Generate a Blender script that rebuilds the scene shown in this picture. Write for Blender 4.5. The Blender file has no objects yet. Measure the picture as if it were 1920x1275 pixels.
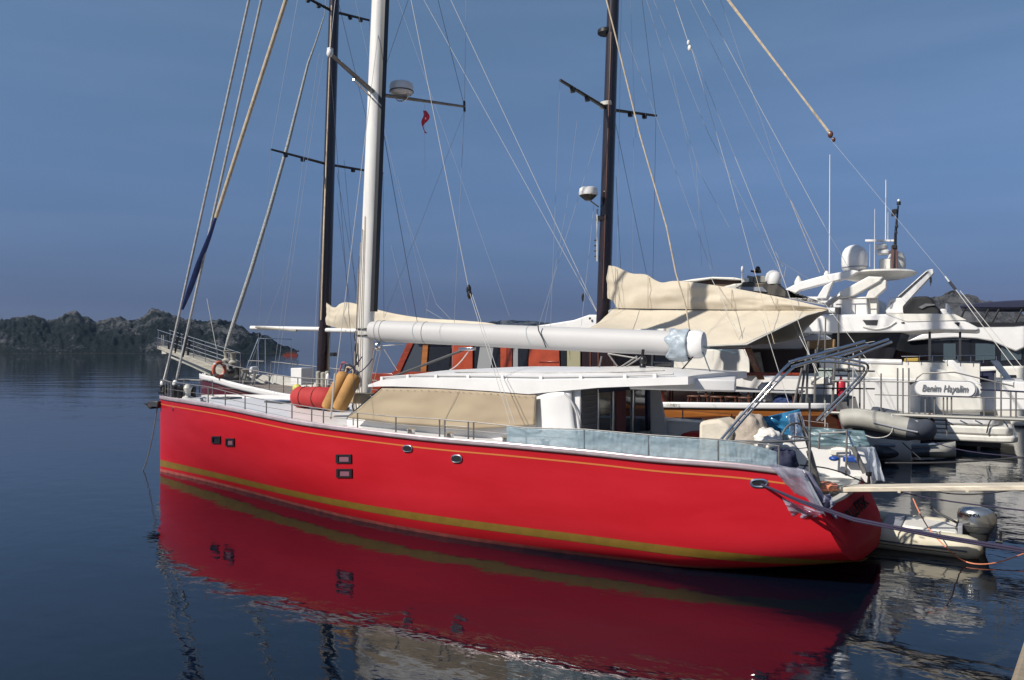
import bpy, math, random
from mathutils import Vector, Matrix, noise
random.seed(7)
D = bpy.data
scn = bpy.context.scene
col = scn.collection

# ------------------------------------------------------------------ camera
# World frame: X runs along the moored boats towards the quay, Y away from the camera across them, Z up (water = 0).
T = math.radians(31.0); F = 1480.0; HC = 3.4; PITCH = math.atan(19.5/F)
CAM = Vector((0, 0, HC))
RIGHT = Vector((math.cos(T), math.sin(T), 0))
FH = Vector((-math.sin(T), math.cos(T), 0))
FWD = FH*math.cos(PITCH) + Vector((0, 0, math.sin(PITCH)))
UP = RIGHT.cross(FWD)
cd = D.cameras.new('camera'); cam = D.objects.new('camera', cd); col.objects.link(cam)
cd.lens = F/1920*36; cd.sensor_width = 36; cd.clip_start = 0.1; cd.clip_end = 20000
m = Matrix((RIGHT, UP, -FWD)).transposed().to_4x4(); m.translation = CAM
cam.matrix_world = m
scn.camera = cam

# ------------------------------------------------------------------ light
SUN_EL = math.radians(40); SUN_DIR2 = Vector((-0.50, -0.87)).normalized()
sun_vec = Vector((SUN_DIR2.x*math.cos(SUN_EL), SUN_DIR2.y*math.cos(SUN_EL), math.sin(SUN_EL)))
sd = D.lights.new('sun', 'SUN'); sd.energy = 4.9; sd.angle = math.radians(0.5); sd.color = (1, 0.94, 0.85)
so = D.objects.new('sun', sd); col.objects.link(so)
so.rotation_euler = sun_vec.to_track_quat('Z', 'Y').to_euler(); so.location = (0, 0, 60)
world = D.worlds.new('World'); scn.world = world; world.use_nodes = True
wn = world.node_tree.nodes; wl = world.node_tree.links; wn.clear()
sky = wn.new('ShaderNodeTexSky'); sky.sky_type = 'NISHITA'; sky.sun_disc = False
sky.sun_elevation = SUN_EL; sky.sun_rotation = math.atan2(SUN_DIR2.x, SUN_DIR2.y)
sky.air_density = 1.0; sky.dust_density = 0.6; sky.ozone_density = 1.5
geo = wn.new('ShaderNodeTexCoord'); sep = wn.new('ShaderNodeSeparateXYZ')
wl.new(geo.outputs['Generated'], sep.inputs[0])
ramp = wn.new('ShaderNodeValToRGB'); cr = ramp.color_ramp
wl.new(sep.outputs['Z'], ramp.inputs[0])
stops = [(0.0, (.135, .165, .36)), (0.05, (.16, .19, .40)), (0.10, (.275, .33, .53)), (0.20, (.49, .575, .745)),
         (0.40, (.85, .93, .97)), (1.0, (1, 1, 1))]
while len(cr.elements) < len(stops): cr.elements.new(0.5)
for e, (p, c) in zip(cr.elements, stops): e.position = p; e.color = (*c, 1)
mulc = wn.new('ShaderNodeMix'); mulc.data_type = 'RGBA'; mulc.blend_type = 'MULTIPLY'; mulc.inputs[0].default_value = 1
wl.new(sky.outputs[0], mulc.inputs[6]); wl.new(ramp.outputs[0], mulc.inputs[7])
# thin stretched haze clouds low over the horizon
mp = wn.new('ShaderNodeMapping'); mp.inputs['Scale'].default_value = (1.6, 1.6, 11); wl.new(geo.outputs['Generated'], mp.inputs[0])
nz = wn.new('ShaderNodeTexNoise'); nz.inputs['Scale'].default_value = 2.2; nz.inputs['Detail'].default_value = 5
wl.new(mp.outputs[0], nz.inputs[0])
cr2 = wn.new('ShaderNodeValToRGB'); cr2.color_ramp.elements[0].position = .42; cr2.color_ramp.elements[1].position = .78
cr2.color_ramp.elements[0].color = (.985, .985, .99, 1); cr2.color_ramp.elements[1].color = (1.15, 1.09, 1.07, 1)
wl.new(nz.outputs[0], cr2.inputs[0])
mul2 = wn.new('ShaderNodeMix'); mul2.data_type = 'RGBA'; mul2.blend_type = 'MULTIPLY'; mul2.inputs[0].default_value = 1
wl.new(mulc.outputs[2], mul2.inputs[6]); wl.new(cr2.outputs[0], mul2.inputs[7])
bg = wn.new('ShaderNodeBackground'); bg.inputs[1].default_value = 0.082
wo = wn.new('ShaderNodeOutputWorld'); wl.new(mul2.outputs[2], bg.inputs[0]); wl.new(bg.outputs[0], wo.inputs[0])
scn.view_settings.view_transform = 'Standard'; scn.view_settings.look = 'None'
scn.view_settings.exposure = 0.3; scn.view_settings.gamma = 1; scn.view_settings.use_curve_mapping = False
scn.render.engine = 'CYCLES'
scn.cycles.max_bounces = 8; scn.cycles.transparent_max_bounces = 12

# ------------------------------------------------------------------ measuring helpers
def ray(px, py):
    return FWD*F + RIGHT*(px-960) + UP*(637.5-py)
def P(px, py, w):                      # the point of the vertical plane Y = w that the photo shows at (px, py)
    r = ray(px, py); return CAM + r*(w/r.y)
def G(px, py, z=0.0):                  # the same for the horizontal plane Z = z
    r = ray(px, py); return CAM + r*((z-HC)/r.z)
def S(px, py, s):                      # the same for the cross plane X = s
    r = ray(px, py); return CAM + r*(s/r.x)
def interp(x, xs, ys):
    if x <= xs[0]: return ys[0]
    for i in range(1, len(xs)):
        if x <= xs[i]:
            f = (x-xs[i-1])/(xs[i]-xs[i-1]); return ys[i-1]+(ys[i]-ys[i-1])*f
    return ys[-1]
def smooth(x, xs, ys):                 # monotone-ish cubic
    n = len(xs)
    if x <= xs[0]: return ys[0]
    if x >= xs[-1]: return ys[-1]
    for i in range(n-1):
        if x <= xs[i+1]: break
    h = xs[i+1]-xs[i]; t = (x-xs[i])/h
    m0 = (ys[i+1]-ys[i-1])/(xs[i+1]-xs[i-1]) if i > 0 else (ys[1]-ys[0])/(xs[1]-xs[0])
    m1 = (ys[i+2]-ys[i])/(xs[i+2]-xs[i]) if i < n-2 else (ys[-1]-ys[-2])/(xs[-1]-xs[-2])
    return (2*t**3-3*t*t+1)*ys[i]+(t**3-2*t*t+t)*h*m0+(-2*t**3+3*t*t)*ys[i+1]+(t**3-t*t)*h*m1

# ------------------------------------------------------------------ materials
def mat(name, c, rough=.5, metal=0.0, var=0.0, vscale=3.0, bump=0.0, bscale=20.0, coat=0.0, spec=None, c2=None, stretch=None, alpha=1.0, streak=0.0):
    if max(c) < .62 and metal < .5: c = tuple(x*.84 for x in c)
    mt = D.materials.new(name); mt.use_nodes = True
    nt = mt.node_tree; n = nt.nodes; l = nt.links; b = n['Principled BSDF']
    b.inputs['Base Color'].default_value = (*c, 1); b.inputs['Roughness'].default_value = rough; b.inputs['Metallic'].default_value = metal
    if coat: b.inputs['Coat Weight'].default_value = coat; b.inputs['Coat Roughness'].default_value = .06
    if spec is not None: b.inputs['Specular IOR Level'].default_value = spec
    tc = n.new('ShaderNodeTexCoord'); mpn = n.new('ShaderNodeMapping'); l.new(tc.outputs['Object'], mpn.inputs[0])
    if stretch: mpn.inputs['Scale'].default_value = stretch
    if var or c2:
        t = n.new('ShaderNodeTexNoise'); t.inputs['Scale'].default_value = vscale; t.inputs['Detail'].default_value = 6; t.inputs['Roughness'].default_value = .6
        l.new(mpn.outputs[0], t.inputs[0])
        r = n.new('ShaderNodeValToRGB'); l.new(t.outputs[0], r.inputs[0])
        r.color_ramp.elements[0].position = .35; r.color_ramp.elements[1].position = .68
        a = c; bb = c2 if c2 else tuple(min(1, x*(1+var)) for x in c)
        if not c2: a = tuple(x*(1-var) for x in c)
        r.color_ramp.elements[0].color = (*a, 1); r.color_ramp.elements[1].color = (*bb, 1)
        l.new(r.outputs[0], b.inputs['Base Color'])
    if bump:
        t2 = n.new('ShaderNodeTexNoise'); t2.inputs['Scale'].default_value = bscale; t2.inputs['Detail'].default_value = 4
        l.new(mpn.outputs[0], t2.inputs[0])
        bp = n.new('ShaderNodeBump'); bp.inputs['Distance'].default_value = bump; l.new(t2.outputs[0], bp.inputs['Height']); l.new(bp.outputs[0], b.inputs['Normal'])
    if alpha < 1:
        b.inputs['Alpha'].default_value = alpha
    return mt
def film(name, c, alpha, rough=.18):       # thin plastic film: part see-through, part scattering
    mt = D.materials.new(name); mt.use_nodes = True; nt = mt.node_tree; n = nt.nodes; l = nt.links; n.remove(n['Principled BSDF'])
    tr = n.new('ShaderNodeBsdfTransparent'); tr.inputs[0].default_value = (*[min(1, .75+x*.3) for x in c], 1)
    df = n.new('ShaderNodeBsdfDiffuse'); df.inputs[0].default_value = (*c, 1)
    tl = n.new('ShaderNodeBsdfTranslucent'); tl.inputs[0].default_value = (*c, 1)
    gl = n.new('ShaderNodeBsdfGlossy'); gl.inputs[0].default_value = (1, 1, 1, 1); gl.inputs[1].default_value = rough
    m1 = n.new('ShaderNodeMixShader'); m1.inputs[0].default_value = .4; l.new(df.outputs[0], m1.inputs[1]); l.new(tl.outputs[0], m1.inputs[2])
    tc = n.new('ShaderNodeTexCoord'); t = n.new('ShaderNodeTexNoise'); t.inputs['Scale'].default_value = 3.5; t.inputs['Detail'].default_value = 5
    l.new(tc.outputs['Object'], t.inputs[0])
    mr = n.new('ShaderNodeMapRange'); mr.inputs[1].default_value = .3; mr.inputs[2].default_value = .7; mr.inputs[3].default_value = max(0, alpha-.07); mr.inputs[4].default_value = min(1, alpha+.07)
    l.new(t.outputs[0], mr.inputs[0])
    m2 = n.new('ShaderNodeMixShader'); l.new(mr.outputs[0], m2.inputs[0]); l.new(tr.outputs[0], m2.inputs[1]); l.new(m1.outputs[0], m2.inputs[2])
    m3 = n.new('ShaderNodeMixShader'); m3.inputs[0].default_value = .014; l.new(m2.outputs[0], m3.inputs[1]); l.new(gl.outputs[0], m3.inputs[2])
    l.new(m3.outputs[0], n['Material Output'].inputs[0])
    return mt

RED = mat('red_hull_paint', (.42, .010, .017), .3, c2=(.405, .013, .022), vscale=1.3, bump=.005, bscale=1.1, stretch=(.35, 1, 1.6), spec=.12)
ANTIF = mat('antifouling_pink', (.34, .075, .06), .6, var=.3, vscale=6)
GOLD = mat('gold_stripe_paint', (.22, .13, .018), .35, var=.12, vscale=5)
COVE = mat('orange_cove_stripe', (.55, .15, .03), .4)
WHITE = mat('white_gelcoat', (.66, .65, .635), .28, var=.05, vscale=2, c2=None)
OFFW = mat('aged_white_paint', (.56, .55, .50), .45, var=.12, vscale=4, bump=.001, bscale=30)
CREAMW = mat('cream_white_gelcoat', (.64, .62, .565), .35, var=.05)
BOOMW = mat('boom_grey_white_paint', (.49, .485, .48), .6, var=.05, vscale=1.2, stretch=(.3, 1, 1))
MASTW = mat('polished_mast_paint', (.76, .73, .67), .22, metal=.15, var=.1, vscale=3, stretch=(2, 2, .3))
STEEL = mat('stainless_steel', (.60, .60, .60), .18, metal=1, var=.1, vscale=9)
DSTEEL = mat('weathered_steel_rail', (.19, .185, .18), .55, metal=.5, var=.2, vscale=9)
TOE = mat('aluminium_toe_rail', (.62, .50, .50), .3, metal=.6, var=.15, vscale=3)
BLACK = mat('black_paint', (.012, .012, .014), .4)
BLACKMAST = mat('black_brown_mast_varnish', (.022, .012, .011), .22, var=.3, vscale=2, stretch=(3, 3, .3), coat=.5)
GLASSD = mat('dark_tinted_glass', (.012, .014, .018), .05, spec=.7)
GLASSG = mat('grey_tinted_glass', (.05, .06, .075), .06, spec=.7)
GREYD = mat('mid_grey_paint', (.16, .165, .17), .5)
NAVY = mat('navy_blue_canvas', (.012, .016, .05), .8, var=.2)
BEIGE = mat('beige_canvas', (.41, .33, .22), .85, c2=(.32, .25, .17), vscale=.9, bump=.003, bscale=120)
CREAM = mat('cream_sailcloth', (.60, .53, .415), .85, var=.08, vscale=1.1, bump=.008, bscale=4)
MAHOG = mat('varnished_mahogany', (.24, .035, .012), .25, var=.3, vscale=3, stretch=(1, 1, 6), coat=.4)
ORANGEW = mat('orange_varnished_wood', (.34, .12, .028), .28, var=.3, vscale=2.5, stretch=(.4, 1, 6), coat=.4)
MAROON = mat('maroon_hull_paint', (.10, .012, .014), .3, var=.15)
BROWNH = mat('dark_brown_hull', (.10, .035, .018), .35, var=.3, vscale=2, stretch=(.4, 1, 5))
TEAK = mat('weathered_teak_deck', (.23, .19, .16), .8, var=.2, vscale=5, stretch=(.3, 5, 1))
GREYWOOD = mat('silvered_plank_wood', (.36, .34, .29), .8, var=.25, vscale=4, stretch=(.5, 6, 4), bump=.004, bscale=12)
PASSW = mat('worn_cream_plank', (.60, .53, .42), .6, var=.25, vscale=5, stretch=(.6, 3, 3))
ROPED = mat('dark_purple_rope', (.028, .022, .055), .85, bump=.008, bscale=60)
ROPEW = mat('pale_rope', (.52, .51, .48), .8)
ROPET = mat('tan_rope', (.55, .45, .32), .8, var=.2, vscale=8)
ROPEO = mat('orange_rope', (.62, .22, .12), .7)
ROPEB = mat('black_rope', (.02, .02, .025), .8)
WIRE = mat('bright_wire', (.40, .42, .46), .4, metal=.3)
WIRED = mat('dark_wire', (.05, .055, .07), .5)
REDC = mat('red_canvas', (.40, .022, .022), .8, var=.1, vscale=3, bump=.006, bscale=6)
TAN = mat('tan_fender_cover', (.42, .215, .06), .75, var=.18, vscale=3.5, bump=.003, bscale=30)
RING = mat('faded_orange_ring', (.58, .15, .09), .6, var=.15)
GREYT = mat('grey_inflatable_hypalon', (.36, .35, .31), .6, var=.14, vscale=2.5)
DGREYT = mat('dark_grey_hypalon', (.07, .08, .10), .55, var=.2)
CREAMT = mat('cream_inflatable_hypalon', (.60, .55, .42), .5, var=.1, vscale=2.5, bump=.004, bscale=5)
LGREY = mat('light_grey_floor', (.28, .29, .33), .6, var=.15)
SILV = mat('silver_cowling', (.50, .51, .50), .2, metal=.9)
DGREY = mat('dark_grey_plastic', (.035, .036, .04), .45)
BLUEP = film('pale_blue_film', (.40, .51, .57), .56, .3)
BLUET = film('bright_blue_tarp', (.05, .26, .48), .88, .12)
TEALP = film('teal_film', (.24, .36, .40), .6, .3)
LAVP = film('lavender_film', (.36, .36, .48), .9)
PINKP = film('clear_greyish_film', (.50, .52, .62), .40, .1)
BLUEC = mat('royal_blue_plastic', (.012, .06, .30), .4)
YELL = mat('yellow_bag', (.65, .50, .05), .6, c2=(.3, .35, .12), vscale=14)
CURT = mat('dark_red_curtain', (.13, .03, .03), .8)
SHADEB = mat('slate_blue_panel', (.07, .09, .13), .4)
CONC = mat('quay_concrete', (.25, .21, .16), .85, var=.25, vscale=1.5, bump=.02, bscale=14)
LENS = mat('lettering_dark', (.012, .010, .012), .9, spec=.05)
BLACKC = mat('black_cover_cloth', (.010, .010, .012), .7, bump=.02, bscale=3)
WOODP = mat('honey_wood_panel', (.36, .20, .07), .5, var=.2, stretch=(1, 1, 6))

# ------------------------------------------------------------------ object helpers
WL = {}                                  # world location of every object
def tag(o, label=None, cat=None, group=None, kind=None):
    if label: o['label'] = label
    if cat: o['category'] = cat
    if group: o['group'] = group
    if kind: o['kind'] = kind
    return o
def empty(name, loc, label, cat, group=None):
    o = D.objects.new(name, None); col.objects.link(o); o.location = loc; WL[o.name] = Vector(loc)
    o.empty_display_size = .3
    return tag(o, label, cat, group)
class MB:
    def __init__(s): s.v = []; s.f = []
    def quad(s, a, b, c, d):
        i = len(s.v); s.v += [Vector(a), Vector(b), Vector(c), Vector(d)]; s.f.append((i, i+1, i+2, i+3)); return s
    def box(s, lo, hi):
        x0, y0, z0 = lo; x1, y1, z1 = hi; i = len(s.v)
        s.v += [Vector(p) for p in ((x0,y0,z0),(x1,y0,z0),(x1,y1,z0),(x0,y1,z0),(x0,y0,z1),(x1,y0,z1),(x1,y1,z1),(x0,y1,z1))]
        s.f += [(i,i+3,i+2,i+1),(i+4,i+5,i+6,i+7),(i,i+1,i+5,i+4),(i+1,i+2,i+6,i+5),(i+2,i+3,i+7,i+6),(i+3,i,i+4,i+7)]; return s
    def prism(s, pts, off):               # polygon extruded by the vector off
        off = Vector(off); n = len(pts); i = len(s.v)
        s.v += [Vector(p) for p in pts] + [Vector(p)+off for p in pts]
        s.f.append(tuple(range(i, i+n))); s.f.append(tuple(range(i+2*n-1, i+n-1, -1)))
        for k in range(n): s.f.append((i+k, i+n+k, i+n+(k+1) % n, i+(k+1) % n))
        return s
    def loft(s, rings, close=True, caps=True):
        n = len(rings[0]); i = len(s.v)
        for r in rings: s.v += [Vector(p) for p in r]
        for a in range(len(rings)-1):
            for k in range(n if close else n-1):
                k2 = (k+1) % n
                s.f.append((i+a*n+k, i+a*n+k2, i+(a+1)*n+k2, i+(a+1)*n+k))
        if caps and close:
            s.f.append(tuple(range(i+n-1, i-1, -1))); j = i+(len(rings)-1)*n; s.f.append(tuple(range(j, j+n)))
        return s
    def tube(s, path, r, n=8, caps=True, flat=1.0):
        path = [Vector(p) for p in path]; rr = r if isinstance(r, (list, tuple)) else [r]*len(path)
        rings = []; prev = None
        for k, p in enumerate(path):
            t = (path[min(k+1, len(path)-1)]-path[max(k-1, 0)]).normalized()
            if prev is None:
                a = Vector((0, 0, 1)) if abs(t.z) < .9 else Vector((1, 0, 0))
                u = t.cross(a).normalized()
            else:
                u = (prev - t*prev.dot(t)).normalized()
            prev = u; v = t.cross(u)
            rings.append([p+(u*math.cos(2*math.pi*j/n)+v*math.sin(2*math.pi*j/n)*flat)*rr[k] for j in range(n)])
        return s.loft(rings, True, caps)
    def ell(s, c, rx, ry, rz, nu=16, nv=10, zmin=-1.0):
        c = Vector(c); rings = []
        for a in range(nv+1):
            ph = math.asin(zmin)+(math.pi/2-math.asin(zmin))*a/nv if zmin > -1 else -math.pi/2+math.pi*a/nv
            q = max(.001, math.cos(ph))
            rings.append([c+Vector((rx*q*math.cos(2*math.pi*k/nu), ry*q*math.sin(2*math.pi*k/nu), rz*math.sin(ph))) for k in range(nu)])
        return s.loft(rings)
    def lathe(s, c, prof, n=20, axis='Z'):
        c = Vector(c); rings = []
        for r, h in prof:
            ring = []
            for k in range(n):
                a = 2*math.pi*k/n; x, y = r*math.cos(a), r*math.sin(a)
                ring.append(c+(Vector((x, y, h)) if axis == 'Z' else Vector((h, x, y)) if axis == 'X' else Vector((y, h, x))))
            rings.append(ring)
        return s.loft(rings)
    def grid(s, fn, nu, nv):
        i = len(s.v)
        for b in range(nv+1):
            for a in range(nu+1): s.v.append(Vector(fn(a/nu, b/nv)))
        for b in range(nv):
            for a in range(nu):
                q = i+b*(nu+1)+a; s.f.append((q, q+1, q+nu+2, q+nu+1))
        return s
    def build(s, name, mt, parent=None, smooth=True, bevel=0.0, thick=0.0, sharp=38):
        xs = [p.x for p in s.v]; ys = [p.y for p in s.v]; zs = [p.z for p in s.v]
        o0 = Vector(((min(xs)+max(xs))/2, (min(ys)+max(ys))/2, min(zs)))
        me = D.meshes.new(name); me.from_pydata([tuple(p-o0) for p in s.v], [], s.f)
        me.validate(); me.materials.append(mt)
        if smooth:
            me.polygons.foreach_set('use_smooth', [True]*len(me.polygons)); me.set_sharp_from_angle(angle=math.radians(sharp))
        me.update()
        o = D.objects.new(name, me); col.objects.link(o); o.location = o0; WL[o.name] = o0
        if parent:
            o.parent = parent; o.matrix_parent_inverse = Matrix.Translation(-WL[parent.name])
        if thick:
            md = o.modifiers.new('thickness', 'SOLIDIFY'); md.thickness = thick; md.offset = 0
        if bevel:
            md = o.modifiers.new('bevel', 'BEVEL'); md.width = bevel; md.segments = 2; md.limit_method = 'ANGLE'; md.angle_limit = math.radians(40)
        return o
def sag(a, b, drop, n=10):
    a = Vector(a); b = Vector(b)
    return [a.lerp(b, k/n)-Vector((0, 0, drop*4*(k/n)*(1-k/n))) for k in range(n+1)]
def line(a, b, r, mt, parent, name='shroud', drop=0.0, n=5):
    r = r*.68 if r < .0135 else r
    return MB().tube(sag(a, b, drop) if drop else [a, b], r, n).build(name, mt, parent)
def PP(pts, w): return [P(x, y, w) for x, y in pts]
def slab(pts, w, depth): return MB().prism(PP(pts, w), (0, depth, 0))
def bend(pts, k=4):                       # round the corners of a polyline
    pts = [Vector(p) for p in pts]
    for _ in range(k):
        q = [pts[0]]
        for a, b in zip(pts, pts[1:]): q += [a.lerp(b, .25), a.lerp(b, .75)]
        q.append(pts[-1]); pts = q
        if len(pts) > 60: break
    return pts
def text_mesh(txt, size, name, mt, parent, origin, xdir, zdir, shear=0.0, extrude=.002, width=None, bold=0.0):
    cu = D.curves.new(name, 'FONT'); cu.body = txt; cu.size = size; cu.extrude = extrude; cu.shear = shear; cu.align_x = 'CENTER'; cu.align_y = 'CENTER'
    cu.offset = bold
    tmp = D.objects.new('tmp_text', cu); col.objects.link(tmp)
    bpy.context.view_layer.update()
    me = D.meshes.new_from_object(tmp.evaluated_get(bpy.context.evaluated_depsgraph_get()))
    D.objects.remove(tmp); D.curves.remove(cu)
    xd = Vector(xdir).normalized(); zd = Vector(zdir).normalized(); nd = xd.cross(zd)
    sx = 1
    if width:
        ww = max(v.co.x for v in me.vertices)-min(v.co.x for v in me.vertices); sx = width/ww
    mb = MB(); mb.v = [Vector(origin)+xd*v.co.x*sx+zd*v.co.y+nd*v.co.z for v in me.vertices]; mb.f = [tuple(p.vertices) for p in me.polygons]
    D.meshes.remove(me)
    return mb.build(name, mt, parent, smooth=False)

# ------------------------------------------------------------------ hull class
class Hull:
    def __init__(h, cw, S_, BD, BW, ZK, ZS, MM, send=None, shear=0.0):
        h.cw = cw; h.S = S_; h.BD = BD; h.BW = BW; h.ZK = ZK; h.ZS = ZS; h.MM = MM; h.s0 = S_[0]; h.s1 = S_[-1]; h.shear = shear
    def bd(h, s): return max(0.012, smooth(s, h.S, h.BD))
    def bw(h, s): return max(0.0, smooth(s, h.S, h.BW))
    def zk(h, s): return smooth(s, h.S, h.ZK)
    def zs(h, s): return smooth(s, [a for a, b in h.ZS], [b for a, b in h.ZS])
    def half(h, s, z):
        s = min(max(s, h.s0), h.s1); bd = h.bd(s); zs = h.zs(s); zk = h.zk(s); m_ = interp(s, h.S, h.MM)
        x = min(1, max(0, (zs-z)/(zs-zk))); x0 = zs/(zs-zk)
        zr = max(0.0, zk+.14); x0 = (zs-zr)/(zs-zk)
        q = min(.985, max(.02, h.bw(s)/bd)); n_ = math.log(max(1e-4, 1-q**m_))/math.log(x0)
        n_ = min(9, max(.9, n_))
        return bd*max(0.0, 1-x**n_)**(1/m_)
    def X(h, s, z):
        t = min(1, max(0, (s-(h.s1-5))/5)); t = t*t*(3-2*t)
        return s + t*h.shear*(h.zs(h.s1)-z)
    def pt(h, s, z, side, off=0.0):
        y = h.half(s, z)+off
        return Vector((h.X(s, z), h.cw+side*y, z))
    def skin(h, ns=70, nz_=22):
        mb = MB(); ss = [h.s0+(h.s1-h.s0)*((k/ns)**1.15) for k in range(ns+1)]
        rings = []
        for s in ss:
            zs, zk = h.zs(s), h.zk(s); ring = []
            for j in range(nz_+1):
                q = 1-(1-j/nz_)**1.0; ring.append(h.pt(s, zs+(zk-zs)*q, -1))
            for j in range(nz_-1, -1, -1): ring.append(h.pt(s, zs+(zk-zs)*(j/nz_), 1))
            rings.append(ring)
        return mb.loft(rings, close=False, caps=False)
    def strip(h, z1, z2, side, off=.005, a=None, b=None, n=80, rows=3):
        a = h.s0 if a is None else a; b = h.s1 if b is None else b
        return MB().grid(lambda u, v: h.pt(a+(b-a)*u, z1(a+(b-a)*u)*(1-v)+z2(a+(b-a)*u)*v, side, off), n, rows)
    def deck(h, dz, a, b, inset=.03, camber=.06, n=50):
        return MB().grid(lambda u, v: Vector((a+(b-a)*u, h.cw+(2*v-1)*max(0, h.bd(a+(b-a)*u)-inset), h.zs(a+(b-a)*u)-dz+camber*(1-(2*v-1)**2))), n, 8)
    def transom(h, ztop, bulge=0.0, n=20):
        s = h.s1; zk = h.zk(s)
        return MB().grid(lambda u, v: Vector((h.X(s, zk+(ztop-zk)*v)+bulge*(1-abs(2*u-1)**2.4)*(.35+.65*min(1, v*3)), h.cw+(2*u-1)*h.half(s, zk+(ztop-zk)*v), zk+(ztop-zk)*v)), n, 16)
    def rail(h, side, dz, r, a, b, inset=0.0, n=80):
        return MB().tube([Vector((h.X(s, h.zs(s)), h.cw+side*max(0, h.bd(s)-inset), h.zs(s)+dz)) for s in [a+(b-a)*k/n for k in range(n+1)]], r, 8)
    def on(h, px, py, side=-1):            # where the photo's pixel falls on the hull side
        w = h.cw-2
        for _ in range(40):
            p = P(px, py, w); w = .5*w+.5*(h.cw+side*h.half(p.x, p.z))
        return P(px, py, w)
def fit_sheer(cw, S_, BD, pts):
    out = []
    for px, py in pts:
        w = cw-1
        for _ in range(60):
            p = P(px, py, w); w = .5*w+.5*(cw-smooth(p.x, S_, BD))
        out.append((p.x, p.z))
    out.sort(); res = []
    for s, z in out:
        if not res or s-res[-1][0] > .15: res.append((s, z))
    return res

# ------------------------------------------------------------------ water, hills, quay
wm = D.materials.new('sea_water'); wm.use_nodes = True; nt = wm.node_tree; n = nt.nodes; l = nt.links; b = n['Principled BSDF']
b.inputs['Base Color'].default_value = (.0008, .0035, .009, 1); b.inputs['Roughness'].default_value = .012; b.inputs['IOR'].default_value = 1.49
tc = n.new('ShaderNodeTexCoord')
def wav(scale, stretch, amp, rot=0.0, detail=2.0, dist=0.0):
    mpn = n.new('ShaderNodeMapping'); mpn.inputs['Scale'].default_value = stretch; mpn.inputs['Rotation'].default_value = (0, 0, rot)
    l.new(tc.outputs['Object'], mpn.inputs[0])
    t = n.new('ShaderNodeTexNoise'); t.inputs['Scale'].default_value = scale; t.inputs['Detail'].default_value = detail; t.inputs['Distortion'].default_value = dist
    t.inputs['Roughness'].default_value = .45
    l.new(mpn.outputs[0], t.inputs[0])
    mm = n.new('ShaderNodeMath'); mm.operation = 'MULTIPLY'; mm.inputs[1].default_value = amp; l.new(t.outputs[0], mm.inputs[0]); return mm, t
def addn(a, b_):
    x = n.new('ShaderNodeMath'); x.operation = 'ADD'; l.new(a.outputs[0], x.inputs[0]); l.new(b_.outputs[0], x.inputs[1]); return x
ROTW = -T
w1, _ = wav(.22, (.55, 1, 1), .050, ROTW, 1.0)      # long lazy swell
w2, _ = wav(1.5, (.8, 1, 1), .0095, ROTW+.3, 1.0, .4)    # ripples
w3, _ = wav(4.2, (1, 1, 1), .0020, 0.4, 1.0)
w4, _ = wav(.7, (.18, 1, 1), .045, ROTW-.12, 1.5, .3)   # far streaks
# the streaks only where a light breeze touches the open water
sepw = n.new('ShaderNodeSeparateXYZ'); mpw = n.new('ShaderNodeMapping'); mpw.inputs['Rotation'].default_value = (0, 0, ROTW); l.new(tc.outputs['Object'], mpw.inputs[0]); l.new(mpw.outputs[0], sepw.inputs[0])
far = n.new('ShaderNodeMapRange'); far.inputs[1].default_value = 26; far.inputs[2].default_value = 170; far.inputs[3].default_value = .12; far.inputs[4].default_value = 2.8
l.new(sepw.outputs['Y'], far.inputs[0])
_, patch = wav(.02, (.25, 1, 1), 1, ROTW, 3.0)
pr = n.new('ShaderNodeMapRange'); pr.inputs[1].default_value = .42; pr.inputs[2].default_value = .6; pr.inputs[3].default_value = .35; pr.inputs[4].default_value = 1.3
l.new(patch.outputs[0], pr.inputs[0])
f1 = n.new('ShaderNodeMath'); f1.operation = 'MULTIPLY'; l.new(far.outputs[0], f1.inputs[0]); l.new(pr.outputs[0], f1.inputs[1])
f2 = n.new('ShaderNodeMath'); f2.operation = 'MULTIPLY'; l.new(w4.outputs[0], f2.inputs[0]); l.new(f1.outputs[0], f2.inputs[1])
w5, _ = wav(9.0, (.45, 1, 1), .0017, ROTW, 2.0, .5)
tot = addn(addn(addn(addn(w1, w2), w3), f2), w5)
bp = n.new('ShaderNodeBump'); bp.inputs['Strength'].default_value = 1.0; bp.inputs['Distance'].default_value = 1.0
l.new(tot.outputs[0], bp.inputs['Height']); l.new(bp.outputs[0], b.inputs['Normal'])
def frame(rr, ff, z): return RIGHT*rr + FH*ff + Vector((0, 0, z))
wat = MB().grid(lambda u, v: Vector((-6000+12000*u, -3000+12000*v, 0)), 12, 12).build('water', wm, smooth=False); tag(wat, kind='structure')
sb_ = MB().box((-6000, -3000, -6.5), (6000, 9000, -6.0)).build('seabed', mat('seabed_sand', (.10, .09, .07), .9)); tag(sb_, kind='structure')

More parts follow.
